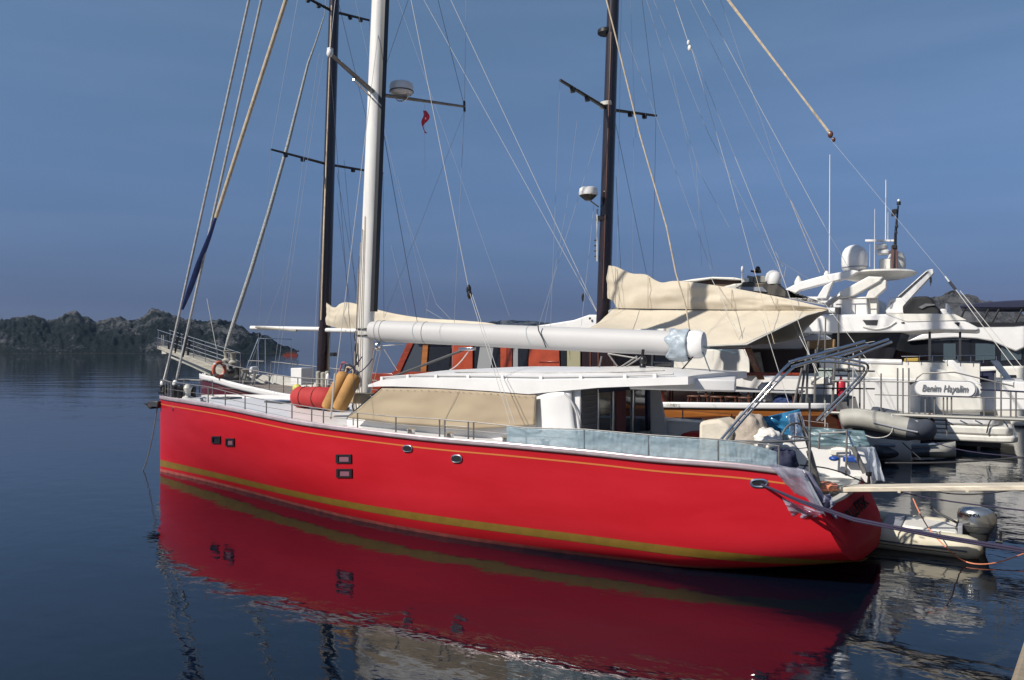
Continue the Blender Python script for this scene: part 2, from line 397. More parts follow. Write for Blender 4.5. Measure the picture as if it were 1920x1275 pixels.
hm = D.materials.new('scrub_and_rock'); hm.use_nodes = True; nt = hm.node_tree; n = nt.nodes; l = nt.links; b = n['Principled BSDF']
b.inputs['Roughness'].default_value = .95; b.inputs['Specular IOR Level'].default_value = .1
tc = n.new('ShaderNodeTexCoord')
def hn(scale, det=6, rough=.6):
    t = n.new('ShaderNodeTexNoise'); t.inputs['Scale'].default_value = scale; t.inputs['Detail'].default_value = det; t.inputs['Roughness'].default_value = rough
    l.new(tc.outputs['Object'], t.inputs[0]); return t
big = hn(.014, 5); fine = hn(.26, 10, .78); shrub = hn(.35, 3)
mx = n.new('ShaderNodeMath'); mx.operation = 'MULTIPLY_ADD'; mx.inputs[1].default_value = .65; l.new(big.outputs[0], mx.inputs[0])
fm = n.new('ShaderNodeMath'); fm.operation = 'MULTIPLY'; fm.inputs[1].default_value = .72; l.new(fine.outputs[0], fm.inputs[0]); l.new(fm.outputs[0], mx.inputs[2])
szr = n.new('ShaderNodeSeparateXYZ'); l.new(tc.outputs['Object'], szr.inputs[0]); zr_ = n.new('ShaderNodeMapRange'); zr_.inputs[1].default_value = 3; zr_.inputs[2].default_value = 45; zr_.inputs[3].default_value = -.055; zr_.inputs[4].default_value = .06
l.new(szr.outputs['Z'], zr_.inputs[0]); mxz = n.new('ShaderNodeMath'); mxz.operation = 'ADD'; l.new(mx.outputs[0], mxz.inputs[0]); l.new(zr_.outputs[0], mxz.inputs[1]); mx = mxz
rk = n.new('ShaderNodeValToRGB'); rk.color_ramp.elements[0].position = .715; rk.color_ramp.elements[1].position = .79; l.new(mx.outputs[0], rk.inputs[0])
gr = n.new('ShaderNodeValToRGB'); gr.color_ramp.elements[0].color = (.003, .006, .007, 1); gr.color_ramp.elements[1].color = (.012, .019, .018, 1)
gr.color_ramp.elements[0].position = .4; gr.color_ramp.elements[1].position = .7; l.new(shrub.outputs[0], gr.inputs[0])
mxc = n.new('ShaderNodeMix'); mxc.data_type = 'RGBA'; l.new(rk.outputs[0], mxc.inputs[0]); l.new(gr.outputs[0], mxc.inputs[6]); mxc.inputs[7].default_value = (.085, .088, .095, 1)
# bleached band of rock at the shoreline
sz = n.new('ShaderNodeSeparateXYZ'); l.new(tc.outputs['Object'], sz.inputs[0])
sh = n.new('ShaderNodeMapRange'); sh.inputs[1].default_value = 1.0; sh.inputs[2].default_value = 2.4; sh.inputs[3].default_value = .55; sh.inputs[4].default_value = 0
l.new(sz.outputs['Z'], sh.inputs[0])
mx2 = n.new('ShaderNodeMix'); mx2.data_type = 'RGBA'; l.new(sh.outputs[0], mx2.inputs[0]); l.new(mxc.outputs[2], mx2.inputs[6]); mx2.inputs[7].default_value = (.15, .13, .11, 1)
l.new(mx2.outputs[2], b.inputs['Base Color'])
bp = n.new('ShaderNodeBump'); bp.inputs['Distance'].default_value = 2.5; l.new(fine.outputs[0], bp.inputs['Height']); l.new(bp.outputs[0], b.inputs['Normal'])
def hill(sil, dist, deep, nu, rough_):
    xs = [a for a, b_ in sil]; ys = [b_ for a, b_ in sil]; x0, x1 = xs[0], xs[-1]
    def f(u, v):
        px = x0+(x1-x0)*u; py = smooth(px, xs, ys)
        hgt = HC+(657-py)/F*(dist+deep*.5)
        if v < .6: a = v/.6; prof = a**.8; dd = dist+deep*.5*a
        else: a = (v-.6)/.4; prof = 1-a*a; dd = dist+deep*.5+deep*.5*a
        q = Vector((px*.02*dist/900, dd*.012, 3.3))
        nn = noise.fractal(q, 1.0, 2.1, 6)
        nb = noise.fractal(q*4+Vector((0, 0, 9)), 1.0, 2.0, 4)
        z = max(-1, hgt*prof + nn*rough_*prof*(1-.55*(1 if v > .55 else v)) + nb*rough_*.42*min(1, prof*4))
        z += 1.9*noise.noise(Vector((px*.22, dd*.05, 1)))*min(1, prof*3)*dist/850
        if v == 0: z = -1.5
        d2 = dd + nn*deep*.12*(1-abs(2*v-1))
        return frame((px-960)/F*d2, d2, z)
    return MB().grid(f, nu, 44)
s_ = hill([(-3500, 640), (-1800, 590), (-900, 575), (-300, 604), (-60, 598), (0, 600), (30, 594), (65, 590), (90, 601), (112, 594), (140, 587), (160, 597), (178, 603), (215, 597), (255, 599), (275, 588), (290, 581), (318, 589), (345, 599), (380, 603), (405, 597), (430, 603), (470, 622), (505, 638), (530, 650), (556, 660)], 850, 320, 1300, 9)
tag(s_.build('headland', hm, sharp=180), kind='structure')
s_ = hill([(860, 662), (900, 608), (930, 602), (960, 600), (1000, 603), (1060, 608), (1200, 600), (1500, 590), (1700, 600), (1900, 640)], 3600, 900, 160, 16)
tag(s_.build('island_hill', hm, sharp=180), kind='structure')
hm2 = hm.copy(); hm2.name = 'grey_limestone_scrub'
for nd in hm2.node_tree.nodes:
    if nd.type == 'VALTORGB' and abs(nd.color_ramp.elements[0].position-.715) < .01: nd.color_ramp.elements[0].position = .60; nd.color_ramp.elements[1].position = .74
    if nd.type == 'MIX' and nd.inputs[7].default_value[0] < .1: nd.inputs[7].default_value = (.13, .13, .135, 1)
    if nd.type == 'TEX_NOISE' and abs(nd.inputs['Scale'].default_value-.26) < .001: nd.inputs['Scale'].default_value = .4
s_ = hill([(1380, 662), (1450, 640), (1560, 610), (1650, 592), (1700, 572), (1740, 556), (1765, 551), (1790, 546), (1815, 552), (1850, 563), (1890, 574), (1930, 590), (2000, 600), (2300, 580), (2700, 610), (3000, 662)], 520, 260, 300, 7)
tag(s_.build('rocky_hill', hm2, sharp=180), kind='structure')

def qe(w): return .14+.117*(w-4.80)
mb = MB(); qz = 1.70
mb.prism([(qe(-14), -14, qz), (qe(60), 60, qz), (60, 60, qz), (60, -14, qz)], (0, 0, -7.5))
qy = mb.build('quay', CONC, bevel=.04); tag(qy, kind='structure')
qc = MB().prism([(qe(-14)-.05, -14, qz+.004), (qe(60)-.05, 60, qz+.004), (qe(60)+.32, 60, qz+.004), (qe(-14)+.32, -14, qz+.004)], (0, 0, -.16))
qc.v = [p+Vector((0, 0, .01)) for p in qc.v]
tag(qc.build('coping_stone', mat('pale_coping_stone', (.30, .25, .18), .8, c2=(.20, .16, .11), vscale=2, bump=.01, bscale=20), qy, bevel=.03))

# pale sea air over the whole bay
hz = D.materials.new('sea_haze'); hz.use_nodes = True; hn_ = hz.node_tree.nodes; hn_.remove(hn_['Principled BSDF'])
pv = hn_.new('ShaderNodeVolumePrincipled'); pv.inputs['Color'].default_value = (.45, .66, 1, 1); pv.inputs['Density'].default_value = .00004; pv.inputs['Anisotropy'].default_value = .2
hz.node_tree.links.new(pv.outputs[0], hn_['Material Output'].inputs['Volume'])
hb = MB().box((-6500, -3500, -8), (6500, 9500, 330)).build('haze', hz, smooth=False); tag(hb, kind='stuff')
# ------------------------------------------------------------------ RED YACHT
Y = empty('sailing_yacht', (-11, 14, 0), 'large red hulled sailing yacht with gold waterline stripe, white mast and thick white boom', 'sailing yacht')
RS = [-19.97, -19.5, -18.5, -17, -15, -13, -11, -9, -7, -5, -3.6, -2.35]
RB = [.012, .27, .75, 1.32, 1.86, 2.2, 2.42, 2.52, 2.52, 2.42, 2.28, 2.08]
RW = [.006, .10, .28, .58, 1.05, 1.55, 1.98, 2.22, 2.22, 2.05, 1.84, 1.74]
RK = [-.45, -.5, -.55, -.62, -.72, -.8, -.82, -.76, -.58, -.30, -.04, .22]
RM = [1, 1, 1.1, 1.25, 1.5, 1.8, 2, 2.2, 2.2, 2.2, 2.2, 2.2]
sheer = fit_sheer(14, RS, RB, [(302, 742), (345, 749), (421, 761), (497, 776), (560, 788), (640, 799), (740, 811), (816, 819), (941, 829), (1000, 834), (1120, 845), (1226, 856), (1376, 867), (1452, 876), (1500, 882)])
RH = Hull(14, RS, RB, RW, RK, sheer, RM, shear=.52)
DK = .10
RH.skin(90, 26).build('hull', RED, Y, sharp=60)
RH.transom(1.13, .20).build('transom', mat('red_transom_paint', (.42, .010, .017), .6, c2=(.36, .018, .028), vscale=1.3, spec=.02), Y)
def zlow(s): return interp(s, [-20, -16, -11, -6, -3, -2.25], [.14, .20, .26, .27, .25, .24])
def zhi(s): return zlow(s)+interp(s, [-20, -11, -4, -2.25], [.19, .15, .14, .12])
for sd_ in (-1, 1):
    RH.strip(zlow, zhi, sd_, .004, RH.s0+.01, -2.3).build('boot_stripe', GOLD, Y)
    RH.strip(lambda s: RH.zk(s)*.8, lambda s: .075, sd_, .004, RH.s0+.01, -3.0, rows=6).build('antifouling_band', ANTIF, Y)
    RH.strip(lambda s: RH.zs(s)-.235, lambda s: RH.zs(s)-.208, sd_, .005, RH.s0+.05, -2.5, rows=1).build('cove_stripe', COVE, Y)
    RH.strip(lambda s: RH.zs(s)-.085, lambda s: RH.zs(s)+.005, sd_, .022, RH.s0+.02, -2.27, rows=3).build('toe_rail', TOE, Y, thick=.03)
    RH.strip(lambda s: RH.zs(s)-interp(s, [-20, -5, -4], [.14, .16, .5]), lambda s: RH.zs(s)+.004, sd_, -.035, -19.85, -2.27, rows=3).build('bulwark_lining', WHITE, Y)
# painted antifouling under the counter is red like the hull in the photo
RH.deck(DK, -19.9, -3.7).build('deck', WHITE, Y)
ck = MB().grid(lambda u, v: Vector((-3.7+1.50*u, 14+(2*v-1)*2.0, 1.115)), 6, 6); ck.build('aft_deck', OFFW, Y, smooth=False)
MB().box((-3.74, 12.0, 1.11), (-3.70, 16.0, 1.62)).build('cockpit_riser', WHITE, Y)
# portholes
def on_hull_frame(px0, py0, px1, py1, name='porthole', glass=GLASSD, inner=True):
    a = RH.on(px0, py0); bq = RH.on(px1, py0); c = RH.on(px1, py1); d = RH.on(px0, py1)
    o_ = Vector((0, -.012, 0)); fr = MB(); cen = (a+bq+c+d)/4
    q = [a, bq, c, d]; inn = [cen+(p-cen)*.68 for p in q]
    for k in range(4):
        k2 = (k+1) % 4; fr.quad(q[k]+o_, q[k2]+o_, inn[k2]+o_, inn[k]+o_)
    f = fr.build(name, BLACK, Y, smooth=False, thick=.03)
    MB().quad(*[p+Vector((0, -.003, 0)) for p in inn]).build('porthole_glass', glass, f, smooth=False, thick=.004)
PGLASS = mat('porthole_painted_reflection', (.24, .10, .13), .15)  # pinkish reflection painted into the glass base colour
on_hull_frame(398, 818, 414, 831, glass=BLACK); on_hull_frame(424, 822, 440, 836, glass=PGLASS)
on_hull_frame(631, 852, 660, 868, glass=PGLASS); on_hull_frame(632, 879, 661, 895, glass=PGLASS)
for (cx, cy, rx, ry) in ((765, 841, 8, 5.5), (857, 860, 9, 6.5), (1424, 906, 15, 7)):
    ring = []
    for k in range(24):
        a = 2*math.pi*k/24; sq = 1/max(abs(math.cos(a))**1.0, .001)
        ca = math.copysign(abs(math.cos(a))**.75, math.cos(a)); sa = math.copysign(abs(math.sin(a))**.75, math.sin(a))
        ring.append(RH.on(cx+rx*ca, cy+ry*sa)+Vector((0, -.012, 0)))
    ho = MB().tube(ring+[ring[0]], .018 if rx < 12 else .026, 8).build('hawse_ring', STEEL, Y)
    MB().prism([p+Vector((0, -.016, 0)) for p in ring], (0, .004, 0)).build('hawse_shade_disc', BLACK, ho, smooth=False)  # flat black disc standing in for the dark inside the hawse hole
pb = RH.on(325, 767); MB().ell(pb, .03, .02, .06, 8, 6).build('through_hull_fitting', BLACK, Y)
# name on the transom (only partly readable under the plastic)
sl = .58; zd = Vector((-sl, 0, 1)).normalized()
o = S(1594, 934, -1.88); 
text_mesh('BLUTSK', .24, 'lettering', LENS, Y, Vector((RH.X(RH.s1, .92)+.215, 13.45, .92)), (.03, 1, 0), zd, extrude=.003, bold=.006, width=1.7)
# pulpit, stanchions and lifelines
def stan(s, h_, side=-1, r=.014):
    yb = 14+side*(RH.bd(s)-.05); z0 = RH.zs(s)
    return MB().tube([(s, yb, z0-.02), (s, yb, z0+h_)], r, 6)
def s_of(px): 
    return RH.on(px, interp(px, [302, 650, 1000, 1500], [742, 801, 836, 882])).x
st_px = [(387, 30), (419, 27), (456, 25), (496, 25), (544, 27), (581, 27), (603, 27), (667, 28), (739, 29), (821, 33), (831, 33), (875, 33), (885, 33), (984, 30), (1094, 37), (1215, 39), (1346, 40), (1459, 40)]
tops = []
for px, h_ in st_px:
    s = s_of(px); dd = (14-RH.bd(s))/1.0; dist = (Vector((s, 14-RH.bd(s), 0))).dot(FH); hh = h_/F*dist
    stan(s, hh).build('stanchion', DSTEEL, Y); tops.append((s, hh))
    stan(s, hh, 1).build('stanchion', DSTEEL, Y)
tops.sort(); tops = [(-19.2, .42)] + tops
for side in (-1, 1):
    for fr_, r in (((1.0, .010), (.5, .006)) if side < 0 else ((1.0, .005), (.5, .003))):
        MB().tube([(s, 14+side*(RH.bd(s)-.05), RH.zs(s)+h_*fr_) for s, h_ in tops], r, 6).build('lifeline', DSTEEL, Y)
for s_a, s_b in ((s_of(831), s_of(875)),):
    for fr_ in (.55, .8): MB().tube([(s_a, 14-RH.bd(s_a)+.05, RH.zs(s_a)+.38*fr_), (s_b, 14-RH.bd(s_b)+.05, RH.zs(s_b)+.38*fr_)], .01, 6).build('gate_bar', DSTEEL, Y)
# bow fittings
for px, py in ((307, 716), (330, 716)):
    p = P(px, py, 14)
    z0 = RH.zs(p.x)
    dr = MB().lathe((p.x, p.y, z0), [(.05, 0), (.05, .05), (.14, .06), (.15, .10), (.10, .12), (.10, .24), (.15, .26), (.14, .3), (.06, .31)], 18).build('furler_drum', BLACK, Y)
    MB().ell((p.x, p.y-.02, p.z-.04), .08, .08, .10, 12, 8).build('drum_cap', WHITE, dr)
for s, h_ in ((-19.75, .40), (-19.35, .42), (-18.95, .42), (-18.6, .4)):
    for side in (-1, 1): stan(s, h_, side, .016).build('pulpit_post', DSTEEL, Y)
MB().tube([(-18.6, 14-RH.bd(-18.6)+.05, RH.zs(-18.6)+.4), (-19.35, 14-.33, RH.zs(-19)+.44), (-20.0, 14, RH.zs(-19.9)+.42), (-19.35, 14+.33, RH.zs(-19)+.44), (-18.6, 14+RH.bd(-18.6)-.05, RH.zs(-18.6)+.4)], .018, 8).build('pulpit_rail', DSTEEL, Y)
for k, (s, dy) in enumerate(((-19.2, -.12), (-19.0, .15), (-19.45, .05), (-18.85, -.2), (-18.7, .1))):
    MB().box((s-.06, 14+dy-.06, RH.zs(s)-.1), (s+.06, 14+dy+.06, RH.zs(s)+.26+.05*(k % 2))).build('anchor_gear', BLACK, Y, bevel=.02)
vp = P(352, 732, 13.9); MB().lathe((vp.x, vp.y, RH.zs(vp.x)-.08), [(.14, 0), (.14, .06), (.07, .09), (.08, .22), (.11, .3), (.08, .38), (.02, .42)], 14).build('deck_ventilator', OFFW, Y)
vp = P(343, 734, 13.7)
# anchor hanging at the stem
ap = P(291, 756, 13.95)
MB().box((ap.x-.13, ap.y-.14, ap.z-.10), (ap.x+.30, ap.y+.14, ap.z+.07)).box((ap.x-.25, ap.y-.05, ap.z-.02), (ap.x-.05, ap.y+.05, ap.z+.05)).prism([(ap.x-.28, ap.y-.2, ap.z), (ap.x, ap.y-.24, ap.z-.1), (ap.x+.05, ap.y-.18, ap.z-.16), (ap.x-.1, ap.y-.1, ap.z-.14)], (0, .4, .02)).build('anchor', DGREY, Y, bevel=.02)
cg = G(268, 882); MB().tube(sag((ap.x+.1, ap.y, ap.z-.1), cg, .25, 14), .016, 6).build('anchor_chain', DSTEEL, Y)
# cabin
ZC = lambda s: RH.zs(s)-DK
cw0, cw1 = 12.32, 15.68
side_pts = [P(650, 786, cw0), P(716, 727, cw0), P(1012, 727, cw0), P(1088, 722, cw0), P(1088, 842, cw0), P(650, 800, cw0)]
cab = MB().prism(side_pts, (0, cw1-cw0, 0)).build('cabin_wall', WHITE, Y, bevel=.02)
# black windscreen lying on the slanted front
a, b_ = P(651, 784, cw0), P(716, 728, cw0); nrm = Vector((-(b_-a).z, 0, (b_-a).x)).normalized()*.02
MB().quad(a+nrm+Vector((0, .0, 0)), a+nrm+Vector((0, 3.2, 0)), b_+nrm+Vector((0, 3.2, 0)), b_+nrm).build('windscreen', GLASSD, Y, thick=.02)
# roof: cambered slab with raised rail
def roof_edge(px): return P(px, interp(px, [690, 713, 765, 873, 1011, 1120, 1226, 1290], [721.5, 713, 709, 710.6, 713, 712, 709, 706]), 12.2)
def roof_bot(px): return P(px, interp(px, [690, 723, 816, 916, 991, 1120, 1251, 1290], [725.5, 724, 727, 733, 739, 727, 722, 721]), 12.2)
RPX = [690, 700, 713, 735, 765, 800, 840, 873, 920, 960, 991, 1011, 1050, 1090, 1120, 1170, 1226, 1260, 1290]
rings = []
for px in RPX:
    e, bo = roof_edge(px), roof_bot(px); rings_pts = []
    nose = interp(px, [690, 735, 800], [1.0, .35, 0])
    for k in range(15):
        v = k/14; cam_ = (1-(2*v-1)**2)**.6*interp(px, [690, 760, 900, 1120, 1226, 1290], [.02, .13, .21, .20, .11, .02])
        rings_pts.append(Vector((e.x - (0 if px > 740 else nose*.5*(1-(2*v-1)**2)), 12.2+3.6*v, e.z+cam_)))
    for k in range(4, -1, -1):
        v = k/4; rings_pts.append(Vector((bo.x-(0 if px > 740 else nose*.5*(1-(2*v-1)**2)), 12.2+3.6*v, bo.z)))
    rings.append(rings_pts)
roof = MB().loft(rings).build('roof', WHITE, Y, sharp=50)
for k, px in enumerate((713, 762, 815, 875, 940, 1012, 1087, 1170, 1226)):
    e = roof_edge(px); MB().box((e.x-.035, 12.23, e.z-.01), (e.x+.035, 12.30, e.z+.07)).build('rail_bracket', WHITE, roof, bevel=.01)
MB().tube([roof_edge(px)+Vector((0, .07, .055)) for px in RPX[2:-1]], .017, 8).build('roof_rail', BOOMW, roof)
MB().tube([roof_edge(px)+Vector((0, .40, .115)) for px in range(830, 1280, 50)], .012, 6).build('roof_track', DSTEEL, roof)
MB().prism([(-5.2, 12.5, 2.74), (-4.08, 12.55, 2.74), (-3.5, 12.9, 2.72), (-4.22, 15.6, 2.72), (-5.2, 15.6, 2.74)], (0, 0, .20)).build('roof_wing', WHITE, Y, bevel=.03)
# items on the roof: traveller, mainsheet blocks, mast support frame
q1 = P(1110, 698, 13.2)
for a_, b2 in (((1140, 663), (1165, 697)), ((1140, 663), (1195, 672)), ((1195, 668), (1150, 697)), ((1205, 668), (1158, 698)), ((1128, 668), (1122, 696))):
    MB().tube([P(*a_, 13.6), P(*b2, 13.6)], .016, 6).build('traveller_strut', DSTEEL, Y)
MB().box(tuple(P(1192, 698, 13.5)), tuple(P(1214, 690, 13.5)+Vector((0, .3, 0)))).build('winch_base', BOOMW, Y, bevel=.02)
MB().tube([P(1206, 655, 13.6), P(1204, 672, 13.6)], .03, 8).ell(P(1206, 676, 13.6), .07, .07, .09, 10, 8).ell(P(1205, 688, 13.6), .06, .06, .09, 10, 8).build('mainsheet_block', BLACK, Y)
MB().tube([P(1206, 655, 13.6), P(1205, 692, 13.6)], .015, 6).build('mainsheet', ROPET, Y)
MB().tube([P(1300, 668, 13.9), P(1275, 697, 13.9)], .014, 6).build('mainsheet', ROPEB, Y)
# small roof hatches and coiled line
for px in (1245,):
    e = P(px, 708, 12.6); MB().box((e.x-.2, 12.5, e.z-.02), (e.x+.2, 12.9, e.z+.05)).build('roof_hatch', GLASSG, roof, bevel=.015)
# aft bulkhead with sliding doors (cross plane s = -6)
BS = P(1087, 780, 12.32).x
def bulk(x0, y0, x1, y1, off, th, name, mt, bev=.006, par=None):
    a = S(x0, (y0+y1)/2, BS+off); c = S(x1, (y0+y1)/2, BS+off); zt = S((x0+x1)/2, y0, BS+off).z; zb = S((x0+x1)/2, y1, BS+off).z
    return MB().box((BS+off-th, a.y, zb), (BS+off, c.y, zt)).build(name, mt, par or bk, bevel=bev)
bk = MB().box((BS-.05, cw0+.02, 1.2), (BS+.012, cw1-.02, 2.72)).build('aft_bulkhead', SHADEB, Y)
bulk(1091, 731, 1121, 850, .03, .02, 'door_panel', DGREY); bulk(1124, 731, 1149, 850, .022, .012, 'door_glass', GLASSD)
for k in range(7): 
    yy = 740+k*11; bulk(1092, yy, 1120, yy+2.5, .045, .012, 'louvre', mat('louvre_grey', (.05, .05, .055), .4) if k == 0 else D.materials['louvre_grey'])
bulk(1152, 731, 1184, 850, .022, .012, 'door_glass', GLASSD); bulk(1156, 733, 1174, 850, .028, .008, 'curtain', CURT)
bulk(1191, 731, 1214, 850, .03, .02, 'door_panel', GLASSG)
for px in (1122.5, 1150.5, 1188): bulk(px-1.2, 730, px+1.2, 850, .05, .03, 'door_frame', STEEL)
bulk(1124, 726, 1216, 732, .06, .04, 'door_header', NAVY); bulk(1214, 727, 1219, 850, .06, .04, 'door_post', NAVY)
MB().prism([S(1219, 727, BS+.3), S(1236, 727, BS+.5), S(1250, 812, BS+.6), S(1250, 850, BS+.6), S(1219, 850, BS+.3)], (0, .08, 0)).build('cabin_side_fin', BOOMW, Y, bevel=.02)
# near side curved white return at the end of the cabin wall
MB().grid(lambda u, v: P(1006+(1072+14*v*v-1006)*u, (741-13*u)*(1-v)+v*843, 12.27)+Vector((0, -.05*math.sin(math.pi*u), 0)), 10, 10).build('side_panel', WHITE, Y, thick=.02)
MB().tube(bend([P(1058, 737, 12.24), P(1072, 752, 12.24), P(1084, 780, 12.24), P(1087, 806, 12.24)], 3), .02, 8).build('panel_edge', BOOMW, Y)
# companion cockpit: far coaming
cs = [(-5.9, 2.0), (-3.9, 1.95), (-3.6, 1.85), (-2.6, 1.83), (-2.1, 1.76), (-1.88, 1.6), (-1.76, 1.35), (-1.72, .98), (-5.9, .98)]
MB().prism([(s, 15.25 if s > -3.9 else 15.25, z) for s, z in cs], (0, .70, 0)).build('aft_coaming', WHITE, Y, bevel=.07)
def tx(w, off=0.0): return RH.X(RH.s1, 1.13)+.20*(1-abs((w-14)/1.98)**2.4)+off
capw = [12.1+.19*k for k in range(21)]
MB().loft([[Vector((tx(w, -.10), w, 1.06)), Vector((tx(w, .012), w, 1.06)), Vector((tx(w, .012), w, 1.165)), Vector((tx(w, -.10), w, 1.165))] for w in capw]).build('transom_cap', OFFW, Y, bevel=.01)
MB().grid(lambda u, v: Vector((-2.2+(tx(12.1+3.8*v, -.05)+2.2)*u, 12.1+3.8*v, 1.112)), 3, 16).build('swim_step', OFFW, Y, smooth=False)
sc = P(1575, 848, 15.2); MB().box((sc.x-.16, 15.2, sc.z-.06), (sc.x+.16, 15.27, sc.z+.06)).build('locker_lid', CREAMW, Y, bevel=.015)
MB().box((-3.6, 12.1, 1.12), (-2.9, 12.35, 1.75)).build('near_coaming', WHITE, Y, bevel=.05)
# steering wheel and pedestal
wp = P(1490, 842, 13.3); rw = .42
ring = [wp+Vector((.0, rw*math.cos(2*math.pi*k/28)*.9, rw*math.sin(2*math.pi*k/28)))+Vector((rw*.4*math.cos(2*math.pi*k/28), 0, 0)) for k in range(29)]
sw = MB().tube(ring, .018, 8).build('steering_wheel', DSTEEL, Y)
for k in range(0, 28, 7): MB().tube([wp, ring[k]], .008, 5).build('spoke', DSTEEL, sw)
MB().lathe((wp.x-.15, wp.y, 1.1), [(.20, 0), (.15, .1), (.12, .5), (.17, .62), (.16, .75), (.08, .8)], 16).build('steering_pedestal', CREAMW, Y)
# targa arch and davit arms
def arch(ptsn, r, name): return MB().tube(bend(ptsn, 3), r, 10).build(name, STEEL, Y)
for dx in (0, 9):
    arch([P(1352+dx*1.1, 824, 12.0), P(1400+dx, 768, 12.0), P(1468+dx, 692+dx*.5, 12.2), P(1492+dx, 671+dx*.9, 12.6), P(1552+dx*.5, 668+dx, 13.8), P(1604+dx*.4, 676+dx, 15.0), P(1634-dx, 684+dx*.5, 15.7), P(1612-dx, 716, 15.8), P(1540-dx, 788, 15.8)], .021, 'arch_tube')
for k in range(9):
    a = P(1372+11*k, 801-12.5*k, 12.0); b2 = P(1382+11*k, 804-12.5*k, 12.0); MB().tube([a, b2], .009, 5).build('arch_rung', STEEL, Y)
for (a_, wa, b2, wb) in (((1480, 679), 12.4, (1622, 640), 12.9), ((1484, 688), 12.4, (1628, 646), 12.9), ((1568, 670), 14.6, (1666, 636), 15.0), ((1574, 679), 14.6, (1672, 641), 15.0)):
    MB().tube([P(*a_, wa), P(*b2, wb)], .026, 8).build('davit_arm', STEEL, Y)
for (a_, b2, wa, wb, r) in (((1497, 776), (1518, 846), 12.6, 12.9, .022), ((1588, 806), (1600, 838), 14.9, 14.9, .018)):
    MB().tube([P(*a_, wa), P(*b2, wb)], r, 8).build('ram_rod', STEEL, Y)
for (a_, b2, wa, wb) in (((1517, 846), (1536, 914), 12.9, 13.1), ((1599, 838), (1622, 887), 14.9, 14.9)):
    MB().tube([P(*a_, wa), P(*b2, wb)], .045, 10).build('hydraulic_ram', DSTEEL, Y)
for (a_, b2, w_) in (((1518, 745), (1518, 912), 12.7), ((1588, 808), (1586, 892), 14.6), ((1537, 812), (1535, 842), 14.8)):
    MB().tube([P(*a_, w_), P(*b2, w_)], .017, 8).build('stern_post', DSTEEL, Y)
MB().tube(bend([P(1346, 826, 12.0), P(1450, 829, 12.2), P(1516, 825, 12.7)], 1), .017, 8).build('stern_rail', DSTEEL, Y)
MB().tube(bend([P(1483, 828, 12.5), P(1482, 820, 12.5), P(1495, 818, 12.6), P(1515, 822, 12.7)], 2), .014, 8).build('stern_rail', DSTEEL, Y)
MB().tube(bend([P(1537, 812, 14.8), P(1560, 811, 14.8), P(1586, 810, 14.8)], 1), .015, 8).build('stern_rail', DSTEEL, Y)
sh_ = P(1629, 893, 14.9); MB().lathe((sh_.x, sh_.y, 1.1), [(.03, 0), (.02, .12), (.05, .14), (.05, .2)], 10).build('deck_light', BLACK, Y)
# deck winches and cleats
for px, py in ((755, 806), (935, 822), (1010, 828), (365, 744), (828, 816)):
    p = RH.on(px, py+8); s = p.x; MB().lathe((s, 14-RH.bd(s)+.25, RH.zs(s)-.09), [(.10, 0), (.07, .05), (.07, .12), (.09, .15), (.03, .17)], 14).build('winch', STEEL, Y)
for s in (-17.2, -15.2, -13.4):
    MB().box((s-.28, 13.72, RH.zs(s)-.07), (s+.28, 14.28, RH.zs(s)-.0)).build('deck_hatch', GLASSG, Y, bevel=.02)
# ------ mast
def mast_pt(y): # px column of the mast axis
    x = 699 - .0285*(y-183); return x
def M14(y, dx=0, w=14): return P(mast_pt(y)+dx, y, w)
zt, zb_ = M14(-1255), P(684.5, 735, 14)
prof = []
def sect(c, a, b2, n_=20):
    return [c+Vector((a*math.cos(2*math.pi*k/n_), b2*math.sin(2*math.pi*k/n_), 0)) for k in range(n_)]
mast_bot = P(680.5, 760, 14); mast_mid = P(703.5, 183, 14); mast_top = P(745, -1255, 14)
rings = []
for k in range(31):
    t = k/30; z = 1.75+(mast_top.z-1.75)*t
    s = mast_mid.x+(z-mast_mid.z)*.0500
    rings.append(sect(Vector((s, 14, z)), .215*(1-.35*t), .165*(1-.3*t)))
def mast_s(z): return mast_mid.x+(z-mast_mid.z)*.0500
MASTO = MB().loft(rings).build('mast', MASTW, Y, sharp=60)
MB().loft([[Vector((mast_s(z)+.19*(1-.35*(z/27)), 13.92, z)), Vector((mast_s(z)+.29*(1-.35*(z/27)), 13.93, z)), Vector((mast_s(z)+.29*(1-.35*(z/27)), 14.07, z)), Vector((mast_s(z)+.19*(1-.35*(z/27)), 14.08, z))] for z in (4.3, 12, 20, 26.5)]).build('mast_track_and_shade', BLACK, MASTO)  # track, widened in black to stand in for the mast's shaded side
for z in (3.75, 3.9): MB().tube([Vector((mast_s(z)+.235*math.cos(a), 14+.185*math.sin(a), z)) for a in [2*math.pi*k/20 for k in range(21)]], .016, 6).build('mast_collar', BLACK, MASTO)
for k in range(7):
    z = 2.1+.27*k; a = random.uniform(-2.6, -1.2)
    MB().tube([(mast_s(z)+.24*math.cos(a), 14+.19*math.sin(a), z-.12), (mast_s(z)+.27*math.cos(a), 14+.22*math.sin(a), z), (mast_s(z)+.24*math.cos(a), 14+.19*math.sin(a), z+.14)], .022, 6).build('mast_cleat', DGREY, MASTO)
for k in range(6):
    a = -2.7+k*.28; MB().tube([(mast_s(2)+.25*math.cos(a), 14+.2*math.sin(a), 2.0), (mast_s(5)+.235*math.cos(a), 14+.18*math.sin(a), 5.0+k*.3)], .008, 5).build('halyard', ROPET if k % 2 else WIRED, MASTO)
sn_ = P(618, 100, 12.15); sf_ = P(871, 200, 16.05); root = Vector((mast_s(9.35), 14, 9.35))
nt_ = [root.lerp(sn_, t) for t in (0, .35, .7, 1)]
SP1 = MB().tube([root, sn_], [.075, .05], 10, flat=.6).build('spreader', DSTEEL, MASTO)
